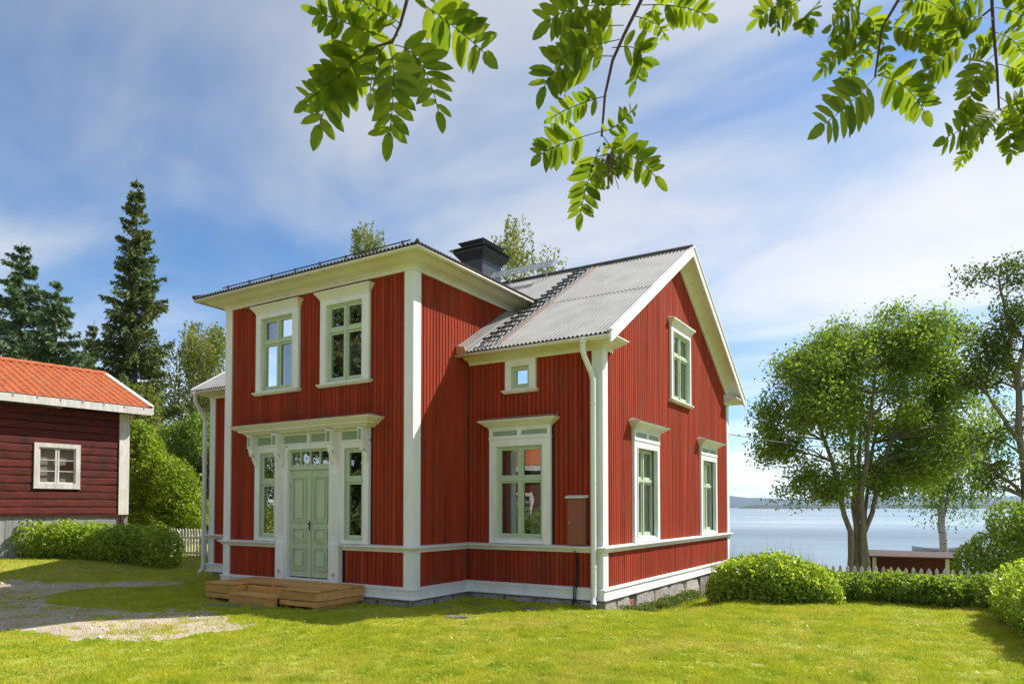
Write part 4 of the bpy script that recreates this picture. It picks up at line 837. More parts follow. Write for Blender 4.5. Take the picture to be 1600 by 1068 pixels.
def boat():
    st = np.linspace(-2.3, 2.3, 13); outer = []; 
    for x in st:
        t = abs(x)/2.3; w = .72*(1-t**2.6)+.02; zk = -.12+.22*t**3; zg = .42+.22*t**2
        outer.append([(x, -w, zg), (x, -w*.85, zg*.45), (x, -w*.4, zk), (x, w*.4, zk), (x, w*.85, zg*.45), (x, w, zg), (x, w-.05*(1-t), zg), (x, w*.78, zg*.5), (x, w*.35, zk+.05), (x, -w*.35, zk+.05), (x, -w*.78, zg*.5), (x, -w+.05*(1-t), zg)])
    a = rad(12); V = [(p[0]*math.cos(a)-p[1]*math.sin(a)+B0[0], p[0]*math.sin(a)+p[1]*math.cos(a)+B0[1], p[2]+LAKE) for r in outer for p in r]; k = 12
    mb = MB(); mb.add(V, [(i*k+j, (i+1)*k+j, (i+1)*k+(j+1) % k, i*k+(j+1) % k) for i in range(12) for j in range(k)]+[tuple(range(k)), tuple(range(12*k, 13*k))]); mb.build('hull', 'boat_paint', bt)
    for x in (-1.2, 0.1, 1.3): mb = MB(); c, s_ = math.cos(a), math.sin(a); mb.prism([(B0[0]+(x+dx)*c-dy*s_, B0[1]+(x+dx)*s_+dy*c, LAKE+.33) for dx, dy in ((-.13, -.55), (.13, -.55), (.13, .55), (-.13, .55))], (0, 0, .03)); mb.build('thwart', 'deck_wood', bt)
boat()
mb = MB(); a_ = np.array([Mx+.02, YB-.05, 3.92]); b_ = at(1400, 703, 26); ts = np.linspace(0, 1, 15); mb.tube([a_+(b_-a_)*t-np.array([0, 0, .12*4*t*(1-t)]) for t in ts], .012, 5)
tag(mb.build('overhead_cable', 'black_rubber'), 'thin black cable running from the house gable to the trees', 'cable')

# ============================================================ VEGETATION
def unit(v): return v/np.linalg.norm(v)
def limb(mb, a, b, r0, r1, sag=.0, n=6, wob=.06):
    a, b = np.array(a), np.array(b); ts = np.linspace(0, 1, n+1); L = np.linalg.norm(b-a)
    P = a+(b-a)*ts[:, None]+np.array([0, 0, 1])*(sag*L*4*ts*(1-ts))[:, None]; P[1:-1] += rng.normal(size=(n-1, 3))*wob*L/n
    mb.tube(P, np.linspace(r0, r1, n+1), 6, cap=False); return P
def broadleaf(name, label, cat, base, stems, lobes, n_cl, per, cr, leaf, lmat, bark='bark', droop=0.0, group=None, limbs=60, shell=.55, aspect=.55, sub=0):
    """stems: list of (points, radii) rel. to base; lobes: (cx,cy,cz,rx,ry,rz,weight) rel. to base"""
    base = np.array(base, float); t = empty(name, tuple(base), label, cat, group); mb = MB(); nodes_ = []
    for pts, radii in stems:
        P = np.array(pts, float)+base; n = len(P)
        f = np.linspace(0, n-1, (n-1)*4+1); Q = np.array([[np.interp(x, np.arange(n), P[:, k]) for k in range(3)] for x in f]); Rr = np.interp(f, np.arange(n), radii)
        Q[1:-1] += rng.normal(size=(len(Q)-2, 3))*np.minimum(.05, Rr[1:-1, None]*.5); mb.tube(Q, Rr, 9, cap=False); nodes_ += [(q, r) for q, r in zip(Q[len(Q)//4:], Rr[len(Q)//4:])]
    NP = np.array([q for q, r in nodes_]); NR = np.array([r for q, r in nodes_])
    lb = np.array(lobes, float)
    if sub:
        nl_ = []
        for l in lb:
            for _ in range(sub):
                v = rng.normal(size=3); v /= np.linalg.norm(v); v *= rng.uniform(.45, .95); kf = rng.uniform(.30, .52)
                nl_.append((*(l[:3]+v*l[3:6]), *(l[3:6]*kf), l[6]*kf))
        lb = np.array(nl_)
    wt = lb[:, 6]/lb[:, 6].sum(); pk = rng.choice(len(lb), n_cl, p=wt)
    d = rng.normal(size=(n_cl, 3)); d /= np.linalg.norm(d, axis=1)[:, None]; rr = rng.uniform(shell**3, 1, n_cl)**(1/3.)
    Cc = base+lb[pk, :3]+d*rr[:, None]*lb[pk, 3:6]
    for i in rng.choice(n_cl, min(limbs, n_cl), replace=False):
        dist = np.linalg.norm(NP-Cc[i], axis=1)+np.where(NP[:, 2] > Cc[i][2]-.1, 4, 0)*(1 if droop < .5 else .2); j = dist.argmin()
        limb(mb, NP[j], Cc[i], min(NR[j]*.55, .05+.01*cr), .008, .06)
    mb.build('trunk', bark, t, True)
    k = np.repeat(np.arange(n_cl), per); P = Cc[k]+rng.normal(size=(len(k), 3))*cr*np.array([1, 1, .75]); D = None
    if droop: 
        h = rng.uniform(0, 1, n_cl)[k]*0+rng.exponential(.5, len(k))*droop; P = Cc[k]+rng.normal(size=(len(k), 3))*cr*np.array([.5, .5, .4]); st = rng.integers(0, 5, len(k)); off = rng.normal(size=(n_cl, 5, 3))*cr*.55
        P = Cc[k]+off[k, st]*np.array([1, 1, .5])+rng.normal(size=(len(k), 3))*.05; P[:, 2] -= np.minimum(h, droop*2.2); D = np.array([0, 0, -1.0])
    o = link('crown', leaf_mesh('crown', P-base, leaf, aspect, D, .6), lmat, t); return t
def spruce(name, label, base, H, R, mat, n=9000, seed=0, group=None, bare=.04):
    q = np.random.default_rng(seed); base = np.array(base, float); t = empty(name, tuple(base), label, 'tree', group)
    mb = MB(); mb.tube([base+np.array([0, 0, H*k/8]) for k in range(9)], np.linspace(H*.013+.04, .015, 9), 8, cap=False); mb.build('trunk', 'bark', t, True)
    P = []; D = []; nw = int(H*2.3); bm_ = MB()
    for w_ in range(nw):
        f = bare+(1-bare)*(w_+q.uniform(-.3, .3))/nw; f = min(max(f, .02), .995); z = H*f; Rz = R*((1-f)**.66)*q.uniform(.78, 1.12)+.10; nbch = int(9+8*(1-f))
        for b_ in range(nbch):
            az = q.uniform(0, 2*math.pi); L = Rz*q.uniform(.62, 1.12); dirn = np.array([math.cos(az), math.sin(az), 0]); dz0 = (.35*f-.28)
            m = max(8, int(L*72)); ts = q.uniform(.08, 1, m)**.75
            pts = base+np.array([0, 0, z])+dirn*(ts*L)[:, None]; pts[:, 2] += L*(dz0*ts+.18*ts**2.2)
            side = np.array([-dirn[1], dirn[0], 0])*(q.normal(size=m)*.16*L*(1-ts*.6)*.7)[:, None]; pts = pts+side; pts[:, 2] -= np.abs(q.normal(size=m))*.26*(1-.6*f)
            P.append(pts); D.append(np.tile(dirn*1.0+np.array([0, 0, -.35]), (m, 1))+q.normal(size=(m, 3))*.45)
    P = np.concatenate(P); D = np.concatenate(D)
    o = link('crown', leaf_mesh('crown', P-base, .27, .30, D+np.array([0, 0, -.35]), .5), mat, t); return t
def gpt(u, dep):           # ground point under photo column u at a distance
    p = at(u, 793, dep); return (p[0], p[1], gz(p[0], p[1])-.05)
def sh(u, v, dep, sx=0): return at(u, v, dep)
# --- the many-stemmed tree by the lake
b = np.array(gpt(1342, 25)); rx, fy = CR, CFh
def rel(u, v, dep=25, back=0.0): return at(u, v, dep+back)-b
st = []
for (u1, v1, u2, v2, u3, v3, bk, r) in ((1330, 830, 1300, 720, 1262, 600, 0, .17), (1338, 820, 1332, 700, 1325, 560, .6, .19), (1346, 815, 1356, 690, 1372, 540, -.5, .19), (1354, 830, 1383, 720, 1420, 590, .3, .16), (1341, 810, 1345, 640, 1340, 520, 1.2, .14), (1350, 800, 1368, 660, 1400, 560, 1.5, .12)):
    k0 = rng.normal(size=3)*.12; k0[2] = 0
    r *= .56; st.append(([k0*.5+CR*(u1-1342)*.034, rel(u1, v1, 25, bk*.2), rel(u2, v2, 25, bk), rel(u3, v3, 25, bk*2)], [r*1.2, r, r*.75, r*.25]))
lob = []
for (u, v, w_, h_, bk, wt) in ((1345, 560, 95, 80, 0, 3), (1290, 640, 95, 75, -.3, 2.6), (1420, 610, 95, 95, .5, 3), (1225, 655, 42, 55, 0, .8), (1355, 690, 120, 70, .6, 2.2), (1470, 690, 60, 75, .6, 1.4), (1400, 530, 80, 45, 0, 1.3), (1300, 560, 60, 50, 0, 1), (1480, 580, 55, 70, .5, 1), (1290, 745, 50, 45, 0, .9), (1225, 720, 42, 50, 0, .7), (1410, 740, 70, 45, .8, .9), (1255, 590, 45, 50, 0, .7)):
    c = rel(u, v, 25, bk); lob.append((c[0], c[1], c[2], w_*25/FPX, min(w_, 110)*25/FPX*1.0, h_*25/FPX, wt))
broadleaf('lakeside_tree', 'broad many-stemmed leafy tree between the picket fence and the lake', 'tree', b, st, lob, 760, 112, .26, .12, 'leaf_mixed', limbs=190, shell=.25, sub=7)
# --- birch with white trunk behind it
b = np.array(gpt(1471, 44)); R_ = lambda u, v, d=44: at(u, v, d)-b
broadleaf('lakeside_birch', 'white-trunked birch with hanging twigs near the rowing boat', 'tree', b, [([(0, 0, -.3), R_(1473, 835), R_(1469, 790), R_(1474, 740), R_(1466, 690), R_(1478, 600)], [.26, .22, .19, .16, .13, .04]), ([R_(1471, 815), R_(1482, 770), R_(1496, 700)], [.09, .07, .03])],
          [(*R_(1490, 640), 3.0, 2.6, 3.6, 2), (*R_(1500, 720), 2.2, 2.2, 2.2, 1.6), (*R_(1455, 735), 1.4, 1.8, 1.0, .7)], 330, 62, .45, .16, 'leaf_mixed', 'birch_bark', droop=1.3, limbs=60)
# --- tall thin tree on the right edge
b = np.array(gpt(1596, 20)); R_ = lambda u, v, d=20: at(u, v, d)-b
broadleaf('sparse_tree', 'tall open-crowned tree with dark curved branches above the corner thicket', 'tree', b, [([(0, 0, -.3), R_(1597, 780), R_(1594, 640), R_(1580, 520), R_(1560, 430)], [.14, .11, .085, .06, .02]), ([R_(1594, 690), R_(1560, 640), R_(1530, 600)], [.07, .05, .02]), ([R_(1596, 770), R_(1555, 735), R_(1520, 715)], [.06, .045, .02]), ([R_(1590, 600), R_(1610, 500), R_(1620, 430)], [.08, .06, .03])],
          [(*R_(1555, 440), .9, .9, .9, 1.3), (*R_(1585, 520), 1.1, 1.0, 1.2, 1.6), (*R_(1545, 600), .8, .8, .7, .9), (*R_(1535, 680), .6, .7, .5, .7), (*R_(1625, 480), 1.2, 1.1, 1.6, 1.6), (*R_(1620, 640), 1.1, 1, 1.4, 1.4), (*R_(1560, 740), .8, .8, .5, .8)], 300, 36, .20, .10, 'leaf_dark', limbs=120, shell=.2, sub=4)
def thicket(name, label, cat, base, lobes, n, leaf, mat, seed=0, stems=14, group=None, aspect=.6):
    """leafy shrub: leaves in the outer layer of bumpy lobes plus inner stems"""
    q = np.random.default_rng(seed); base = np.array(base, float); t = empty(name, tuple(base), label, cat, group); lb = np.array(lobes, float)
    A = lb[:, 3]*lb[:, 4]*1.0+lb[:, 5]*lb[:, 4]; pk = q.choice(len(lb), n, p=A/A.sum()); d = q.normal(size=(n, 3)); d /= np.linalg.norm(d, axis=1)[:, None];
    bump = .70+.50*fbm(d[:, 0]*5+pk*7, d[:, 1]*5+d[:, 2]*6, seed)+.10*(q.uniform(size=n) < .05)*q.uniform(size=n); r = (1-np.abs(q.normal(size=n))*.17)*bump
    P = lb[pk, :3]+d*r[:, None]*lb[pk, 3:6]; P = P[P[:, 2]+base[2] > gh(P[:, 0]+base[0], P[:, 1]+base[1])+.015]
    link('foliage', leaf_mesh('foliage', P, leaf, aspect, None), mat, t)
    mb = MB()
    for i in range(stems):
        l = lb[q.integers(len(lb))]; a = base+np.array([l[0]+q.normal()*l[3]*.3, l[1]+q.normal()*l[4]*.3, -.1]); e = base+l[:3]+np.clip(q.normal(size=3), -1, 1)*l[3:6]*.45; limb(mb, a, e, .022, .006)
    mb.build('stems', 'bark', t, True, kind='stuff'); return t
b = np.array(gpt(1560, 18.5)); R_ = lambda u, v, d=18.5: at(u, v, d)-b
thicket('corner_thicket', 'dark green shrub thicket behind the fence under the tall open tree', 'shrub', b, [(*R_(1555, 870), .75, .9, .75, 1), (*R_(1605, 850), .9, .9, .9, 1), (*R_(1520, 880), .5, .7, .6, 1), (*R_(1580, 815), .6, .7, .6, 1), (*R_(1640, 830), .9, .9, 1.0, 1), (*R_(1560, 920), .9, .9, .8, 1)], 16000, .085, 'leaf_mixed', 3)
# --- big bush at the gable and the low hedges
thicket('gable_bush', 'big rounded leafy bush growing beside the stone foundation', 'shrub', (5.22, 4.95, gz(5.22, 4.9)), [(.1, -.2, .36, .95, .75, .60, 1), (-.50, -.3, .30, .60, .6, .55, 1), (.72, -.2, .26, .60, .62, .52, 1), (-.85, -.35, .10, .35, .4, .36, 1), (.25, -.4, .28, .8, .6, .52, 1), (1.05, -.2, .12, .4, .45, .36, 1)], 26000, .075, 'leaf_hedge', 5, 30)
def hedge(name, label, pts, w_, h_, n, leaf, mat, seed, z0=None):
    lobes = []; base = (pts[0][0], pts[0][1], gz(*pts[0])); q = np.random.default_rng(seed)
    for (x0, y0), (x1, y1) in zip(pts[:-1], pts[1:]):
        L = math.hypot(x1-x0, y1-y0); k = max(2, int(L/(w_*.45)))
        for i in range(k+1):
            x, y = x0+(x1-x0)*i/k+q.normal()*.05, y0+(y1-y0)*i/k+q.normal()*.05; hh = h_*q.uniform(.88, 1.1); lobes.append((x-base[0], y-base[1], gz(x, y)-base[2]+hh*.42, w_*q.uniform(.55, .7), w_*q.uniform(.55, .7), hh*.56, 1))
    return thicket(name, label, 'hedge', base, lobes, n, leaf, mat, seed, 40)
hedge('low_hedge', 'low clipped hedge running along the white picket fence', [(6.5, 5.45), (7.4, 5.5), (8.3, 5.45), (9.3, 5.4), (11.5, 5.4)], .75, .62, 40000, .07, 'leaf_low', 8)
hedge('side_hedge', 'hedge running along the sunny lawn edge away from the fence corner', [(9.5, 4.6), (9.5, 3.5), (9.62, 2.2), (9.8, .6)], .85, .95, 26000, .07, 'leaf_hedge', 9)
HL = [at(258, 860, 20.6)[:2], at(200, 860, 20.9)[:2], at(100, 860, 21.2)[:2], at(0, 860, 21.5)[:2], at(-120, 860, 21.8)[:2], at(-240, 860, 22)[:2]]
hedge('cottage_hedge', 'bushy bright green hedge in front of the log cottage', [tuple(p) for p in HL], 1.0, 1.14, 46000, .10, 'leaf_hedge', 10)
# --- left background
spruce('tall_spruce', 'tall slender dark spruce rising above the cottage roof end', gpt(206, 40), 20.4, 3.05, 'needle', seed=1, bare=.06)
spruce('bluish_spruce', 'thick bluish spruce with twin tops behind the tiled roof', gpt(25, 37), 15.6, 3.7, 'needle_blue', seed=2)
spruce('bluish_spruce', 'bluish spruce leaning out beside the thicker twin-topped one', gpt(82, 34), 12.6, 3.2, 'needle_blue', seed=3)
spruce('small_spruce', 'small spruce peeping out between the cottage roof and the tall spruce', gpt(142, 43), 13.0, 1.8, 'needle', seed=4)
spruce('small_spruce', 'low pale spruce at the cottage ridge end', gpt(150, 36), 8.4, 2.0, 'needle_blue', seed=14)
def birch(u, vtop, dep, label, wid, group=None, lmat='leaf_birch', ncl=150, per=55, weep=1.0, low=.35, name='birch'):
    b = np.array(gpt(u, dep)); H = at(u, vtop, dep)[2]-b[2]; sw = rng.normal(size=2)*.3
    st = [([(0, 0, -.3), (sw[0]*.4, sw[1]*.4, H*.35), (sw[0], sw[1], H*.7), (sw[0]*1.5, sw[1]*1.5, H*.97)], [H*.012+.05, H*.010+.03, .07, .015])]
    tp = min(2.2, H*.15)
    lob = [(sw[0]*1.4, sw[1]*1.4, H-tp*.55, wid*.72, wid*.72, tp*.62, 2.2), (sw[0], sw[1], H*.75, wid*.8, wid*.8, H*.2, 2.5), (sw[0]*.5, sw[1]*.5, H*(low+.17), wid, wid, H*.2, 2), (sw[0]+wid*.3, sw[1], H*.58, wid*.7, wid*.7, H*.15, 1)]
    return broadleaf(name, label, 'tree', b, st, lob, ncl, per, .42, .17, lmat, 'birch_bark', droop=weep, limbs=55, group=group, shell=.2)
birch(285, 515, 43, 'loose-leaved birch between the tall spruce and the house', 2.0)
birch(328, 500, 46, 'pale birch whose crown touches the white house corner', 2.2, ncl=170)
birch(375, 530, 50, 'farther birch half hidden by the house roof edge', 2.4)
birch(240, 600, 38, 'young birch standing behind the bright green bush', 1.8, low=.2)
birch(567, 342, 46, 'birch top rising above the roof rail of the house', 1.5, ncl=120)
birch(535, 385, 48, 'lower birch top beside the taller one above the roof rail', 1.5, ncl=90)
birch(800, 338, 42, 'weeping birch with hanging twigs behind the black chimney', 1.9, ncl=170, weep=2.0)
birch(866, 384, 41, 'small drooping birch top above the roof walkway', 1.3, ncl=60, weep=1.3)
b = np.array(gpt(255, 28)); R_ = lambda u, v, d=28: at(u, v, d)-b
thicket('lilac_bush', 'tall bright green bush between the cottage corner and the house', 'shrub', b, [(*R_(225, 730), 1.0, 1.0, 1.5, 1), (*R_(265, 760), 1.2, 1.1, 1.3, 1), (*R_(215, 690), .7, .8, .9, 1), (*R_(245, 815), 1.5, 1.1, .8, 1), (*R_(290, 800), 1.0, 1, 1.0, 1)], 26000, .12, 'leaf_lime', 6, 30)
b = np.array(gpt(330, 31)); R_ = lambda u, v, d=31: at(u, v, d)-b
thicket('background_bush', 'shady bush filling the gap beneath the birches beside the house', 'shrub', b, [(*R_(320, 780), 1.4, 1.2, 1.6, 1), (*R_(360, 760), 1.5, 1.2, 2.2, 1), (*R_(275, 720), 1.2, 1.0, 1.8, 1), (*R_(310, 700), 1.2, 1.0, 1.6, 1)], 22000, .14, 'leaf_mixed', 16, 20)
# --- trees across the yard that the upstairs and door windows mirror
spruce('yard_spruce', 'large spruce across the yard mirrored in the upstairs window next to the corner', (-15.5, -14.5, 0), 15.5, 3.8, 'needle', seed=21)
spruce('yard_spruce', 'second yard spruce mirrored behind the first in the same upstairs window', (-11.0, -13.2, 0), 11.5, 3.0, 'needle', seed=22)
birch_lob = [(0, 0, 4.6, 2.3, 2.3, 2.2, 1), (.8, .4, 3.2, 2.0, 2.0, 1.3, 1)]
broadleaf('yard_tree', 'round yard tree mirrored low in the far upstairs window', 'tree', (-21, -13, 0), [([(0, 0, -.2), (.1, 0, 2), (.2, .1, 4.5)], [.22, .18, .06])], birch_lob, 160, 40, .35, .16, 'leaf_mixed', limbs=30)
thicket('yard_shrub', 'leafy yard shrub mirrored in the side window left of the door', 'shrub', (-15.5, -9.5, 0), [(0, 0, .9, 1.8, 1.2, 1.2, 1), (-2.2, .4, .8, 1.5, 1.2, 1.3, 1), (1.9, -.8, .8, 1.4, 1.2, 1.2, 1)], 12000, .12, 'leaf_lime', 23)
thicket('yard_shrub', 'leafy yard shrub mirrored in the side window right of the door', 'shrub', (-8.5, -12.5, 0), [(0, 0, .9, 1.8, 1.2, 1.3, 1), (2.4, -.6, .8, 1.5, 1.2, 1.2, 1)], 10000, .12, 'leaf_mixed', 24)

# ============================================================ ROWAN TREE (branches hanging into view)
def rowan():
    tb = np.array([11.6, -11.2, 0.0]); t = empty('rowan_tree', tuple(tb), 'rowan tree reaching feathery green leaf sprays in front of the sky', 'tree')
    mb = MB(); mb.tube([tb+np.array(p) for p in ((0, 0, -.2), (-.05, .05, 1.2), (-.1, .1, 2.4), (-.3, .3, 3.6), (-.5, .4, 4.6))], [.13, .11, .09, .06, .02], 10, cap=False)
    hub = tb+np.array([-.2, .2, 3.0]); mb.build('trunk', 'bark', t, True)
    def leaf(parent, P3, width):
        P3 = [np.array(p) for p in P3]; P3[2] = P3[1]+(P3[2]-P3[1])*.76; L = np.linalg.norm(P3[1]-P3[0])+np.linalg.norm(P3[2]-P3[1]); V = []; F = []
        Q = lambda s: (1-s)**2*P3[0]+2*s*(1-s)*(2*P3[1]-.5*(P3[0]+P3[2]))+s*s*P3[2]
        nrm0 = unit(unit(CAM-P3[1])*1.0+np.array([0, 0, -.25])+rng.normal(size=3)*.2)
        def leaflet(p, d, n, ln, wd):
            d = unit(d); n = unit(n-d*(n@d)); s_ = np.cross(d, n); o = len(V); m = 7; curl = rng.uniform(.02, .16)
            for k in range(m+1):
                f = k/m; w_ = wd*(math.sin(math.pi*min(1, f*.98+.02)**.85)**.55)*.5*(1+(.05 if k % 2 else -.05)); c = p+d*ln*f-n*ln*curl*f*f
                V.extend([c-s_*w_+n*w_*.28, c, c+s_*w_+n*w_*.28])
            for k in range(m): a = o+3*k; F.extend([(a, a+1, a+4, a+3), (a+1, a+2, a+5, a+4)])
        npair = 8; ln0 = L*width*.88
        for k in range(npair):
            s = .20+.72*k/(npair-1)*.97; p = Q(s); tg = unit(Q(min(1, s+.03))-Q(s-.03)); n = unit(nrm0-tg*(nrm0@tg)); sd = np.cross(tg, n)
            ln = ln0*(1-.42*abs(s-.45)/.55*(1 if s > .45 else .6))
            for sg in (-1, 1):
                dirn = sd*sg*.92+tg*rng.uniform(.3, .6)+np.array([0, 0, -.2])+rng.normal(size=3)*.08; leaflet(p+tg*rng.uniform(-.006, .006), dirn, n+rng.normal(size=3)*.18, ln*rng.uniform(.88, 1.08), ln*rng.uniform(.35, .42))
        tg = unit(Q(1)-Q(.95)); leaflet(Q(.97), tg+np.array([0, 0, -.1]), nrm0, ln0*.78, ln0*.33)
        # rachis as thin ribbon tube
        o = len(V); ts = np.linspace(0, 1, 9); tri = [np.array([math.cos(a), math.sin(a)]) for a in (0, 2.1, 4.2)]
        for x in ts:
            c = Q(x); tg = unit(Q(min(1, x+.02))-Q(max(0, x-.02))); u = unit(np.cross(tg, nrm0)); w_ = np.cross(tg, u)
            for q in tri: V.append(c+(u*q[0]+w_*q[1])*.0011)
        for i in range(8):
            for k in range(3): F.append((o+i*3+k, o+i*3+(k+1) % 3, o+(i+1)*3+(k+1) % 3, o+(i+1)*3+k))
        off = np.array(tb); me = bpy.data.meshes.new('leaf'); me.from_pydata([tuple(v-off) for v in V], [], F); me.polygons.foreach_set('use_smooth', [True]*len(me.polygons)); link('leaf', me, 'leaf_rowan', parent)
    def branch(twigs, leaves, dep, top_u):
        mb = MB(); 
        for tw, r in twigs:
            P = [at(u, v, d) for (u, v, d) in tw]; n = len(P); f = np.linspace(0, n-1, (n-1)*4+1); P = np.array(P); Qp = np.array([[np.interp(x, np.arange(n), P[:, k]) for k in range(3)] for x in f]); mb.tube(Qp, np.linspace(r, r*.5, len(Qp)), 7)
        br = mb.build('branch', 'twig_bark', t, True)
        for lf in leaves:
            (a, b_, c), wd = lf[:3], (lf[3] if len(lf) > 3 else .40); dj = rng.uniform(-.06, .06); bend = rng.uniform(-.05, .05)
            leaf(br, [at(a[0], a[1], dep+dj*.3), at(b_[0], b_[1], dep+dj), at(c[0], c[1], dep+dj+bend)], wd)
        return br
    d1 = 1.30
    branch([([(690, -180, d1+.2), (652, -60, d1), (636, 0, d1), (625, 40, d1), (612, 68, d1)], .0045), ([(612, 66, d1), (590, 72, d1), (560, 92, d1)], .0028)],
           [((640, -8), (711, 43), (775, 99)), ((616, 70), (658, 100), (696, 207)), ((609, 72), (615, 130), (606, 238)), ((585, 74), (532, 122), (487, 226)), ((606, 60), (540, 36), (484, 14)), ((620, 45), (570, 10), (505, -25)), ((560, 92), (520, 126), (462, 172)), ((628, 40), (600, 20), (540, -10)), ((632, 10), (660, -30), (720, -40)), ((600, 70), (560, 80), (500, 125)), ((622, 55), (590, 90), (575, 170))], d1, 0)
    d2 = 1.42
    br2 = branch([([(1060, -120, d2+.2), (1010, -20, d2), (1000, 5, d2), (975, 55, d2), (957, 95, d2), (945, 150, d2), (940, 213, d2)], .0045)],
           [((985, 8), (905, 12), (842, 42)), ((959, 88), (885, 98), (838, 152)), ((956, 75), (1000, 82), (988, 147)), ((941, 205), (875, 226), (832, 250)), ((944, 230), (985, 242), (1040, 290)), ((938, 228), (918, 285), (903, 353)), ((1003, 8), (1060, 10), (1118, 28)), ((968, 62), (905, 78), (868, 98)), ((948, 150), (900, 165), (850, 190), .34), ((942, 205), (965, 195), (1000, 160), .32), ((990, 25), (1020, 35), (1045, 60), .34), ((975, 40), (930, 45), (880, 70)), ((1008, -10), (960, -20), (900, -18)), ((940, 210), (960, 250), (935, 290), .36), ((1004, 0), (1040, -25), (1100, -20))], d2, 0)
    mb = MB(); cb = at(950, 240, d2)
    import bmesh
    for i in range(26):
        p = at(952+rng.normal()*16, 264+rng.normal()*13, d2+rng.normal()*.02); limb(mb, cb, p, .0009, .0007, 0, 3, .05)
    mb.build('berry_stalks', 'twig_bark', br2, True)
    bm = bmesh.new(); bmesh.ops.create_icosphere(bm, subdivisions=1, radius=.0042); me = bpy.data.meshes.new('berry'); bm.to_mesh(me); bm.free(); me.materials.append(MATS['leaf_rowan']); me.polygons.foreach_set('use_smooth', [True]*len(me.polygons))
    for i in range(26):
        p = at(952+rng.normal()*16, 266+rng.normal()*13, d2+rng.normal()*.02); o = link('berry', me, None, br2); o.location = p-tb
    d3 = 1.75
    branch([([(1480, -160, d3+.3), (1420, -40, d3), (1404, 0, d3), (1378, 44, d3), (1367, 121, d3)], .005), ([(1420, -60, d3), (1345, -10, d3), (1338, 40, d3)], .0035), ([(1420, -70, d3), (1280, -20, d3), (1250, 0, d3)], .003)],
           [((1367, 121), (1330, 159), (1269, 210)), ((1369, 118), (1412, 134), (1457, 192)), ((1340, 35), (1315, 70), (1274, 122)), ((1377, 44), (1425, 48), (1444, 78)), ((1398, 30), (1450, 50), (1495, 66)), ((1250, 0), (1210, 12), (1172, 38)), ((1282, 0), (1262, 28), (1254, 54)), ((1345, -5), (1320, 25), (1290, 48)), ((1376, 50), (1340, 60), (1300, 90)), ((1372, 80), (1340, 100), (1305, 128), .36), ((1260, -5), (1225, 20), (1205, 50)), ((1350, 0), (1330, -5), (1300, 5)), ((1374, 60), (1385, 90), (1375, 135), .34), ((1400, 5), (1440, 0), (1480, 20)), ((1340, 20), (1365, 40), (1340, 105))], d3, 0)
    branch([([(1560, -140, d3+.3), (1549, -20, d3), (1552, 40, d3), (1558, 110, d3), (1561, 172, d3)], .005), ([(1549, 14, d3), (1510, 45, d3), (1480, 78, d3)], .0028)],
           [((1520, 36), (1470, 92), (1432, 120)), ((1560, 169), (1515, 196), (1461, 224)), ((1545, 195), (1515, 232), (1494, 264), .34), ((1563, 169), (1577, 209), (1578, 250)), ((1555, 12), (1588, 20), (1615, 45)), ((1558, 100), (1592, 110), (1625, 132)), ((1554, 85), (1526, 118), (1514, 170)), ((1561, 172), (1600, 160), (1645, 168)), ((1549, -8), (1500, 5), (1460, 30)), ((1551, 30), (1510, 30), (1490, 70)), ((1560, 150), (1595, 175), (1630, 200)), ((1553, 50), (1585, 65), (1605, 100)), ((1562, 170), (1545, 185), (1520, 215), .34), ((1548, -10), (1590, -20), (1640, -5)), ((1556, 80), (1540, 70), (1500, 95)), ((1562, 172), (1610, 195), (1600, 235), .36)], d3, 0)
    mb = MB(); 
    LP = []
    for (u, v, d) in ((690, -180, d1+.2), (1060, -120, d2+.2), (1480, -160, d3+.3), (1560, -140, d3+.3)): LP.append(limb(mb, hub, at(u, v, d), .03, .0055, .06, 10, .05))
    lb_ = mb.build('limbs', 'twig_bark', t, True)
    for P in LP:
        for i in range(2, 10):
            for _ in range(3):
                a = P[i]+(P[i+1]-P[i])*rng.uniform(); v = rng.normal(size=3); v[2] = abs(v[2])*.5+.1; v = unit(v)*rng.uniform(.16, .24); leaf(lb_, [a, a+v*.55+np.array([0, 0, .02]), a+v*1.15-np.array([0, 0, .04])], .40)
rowan()

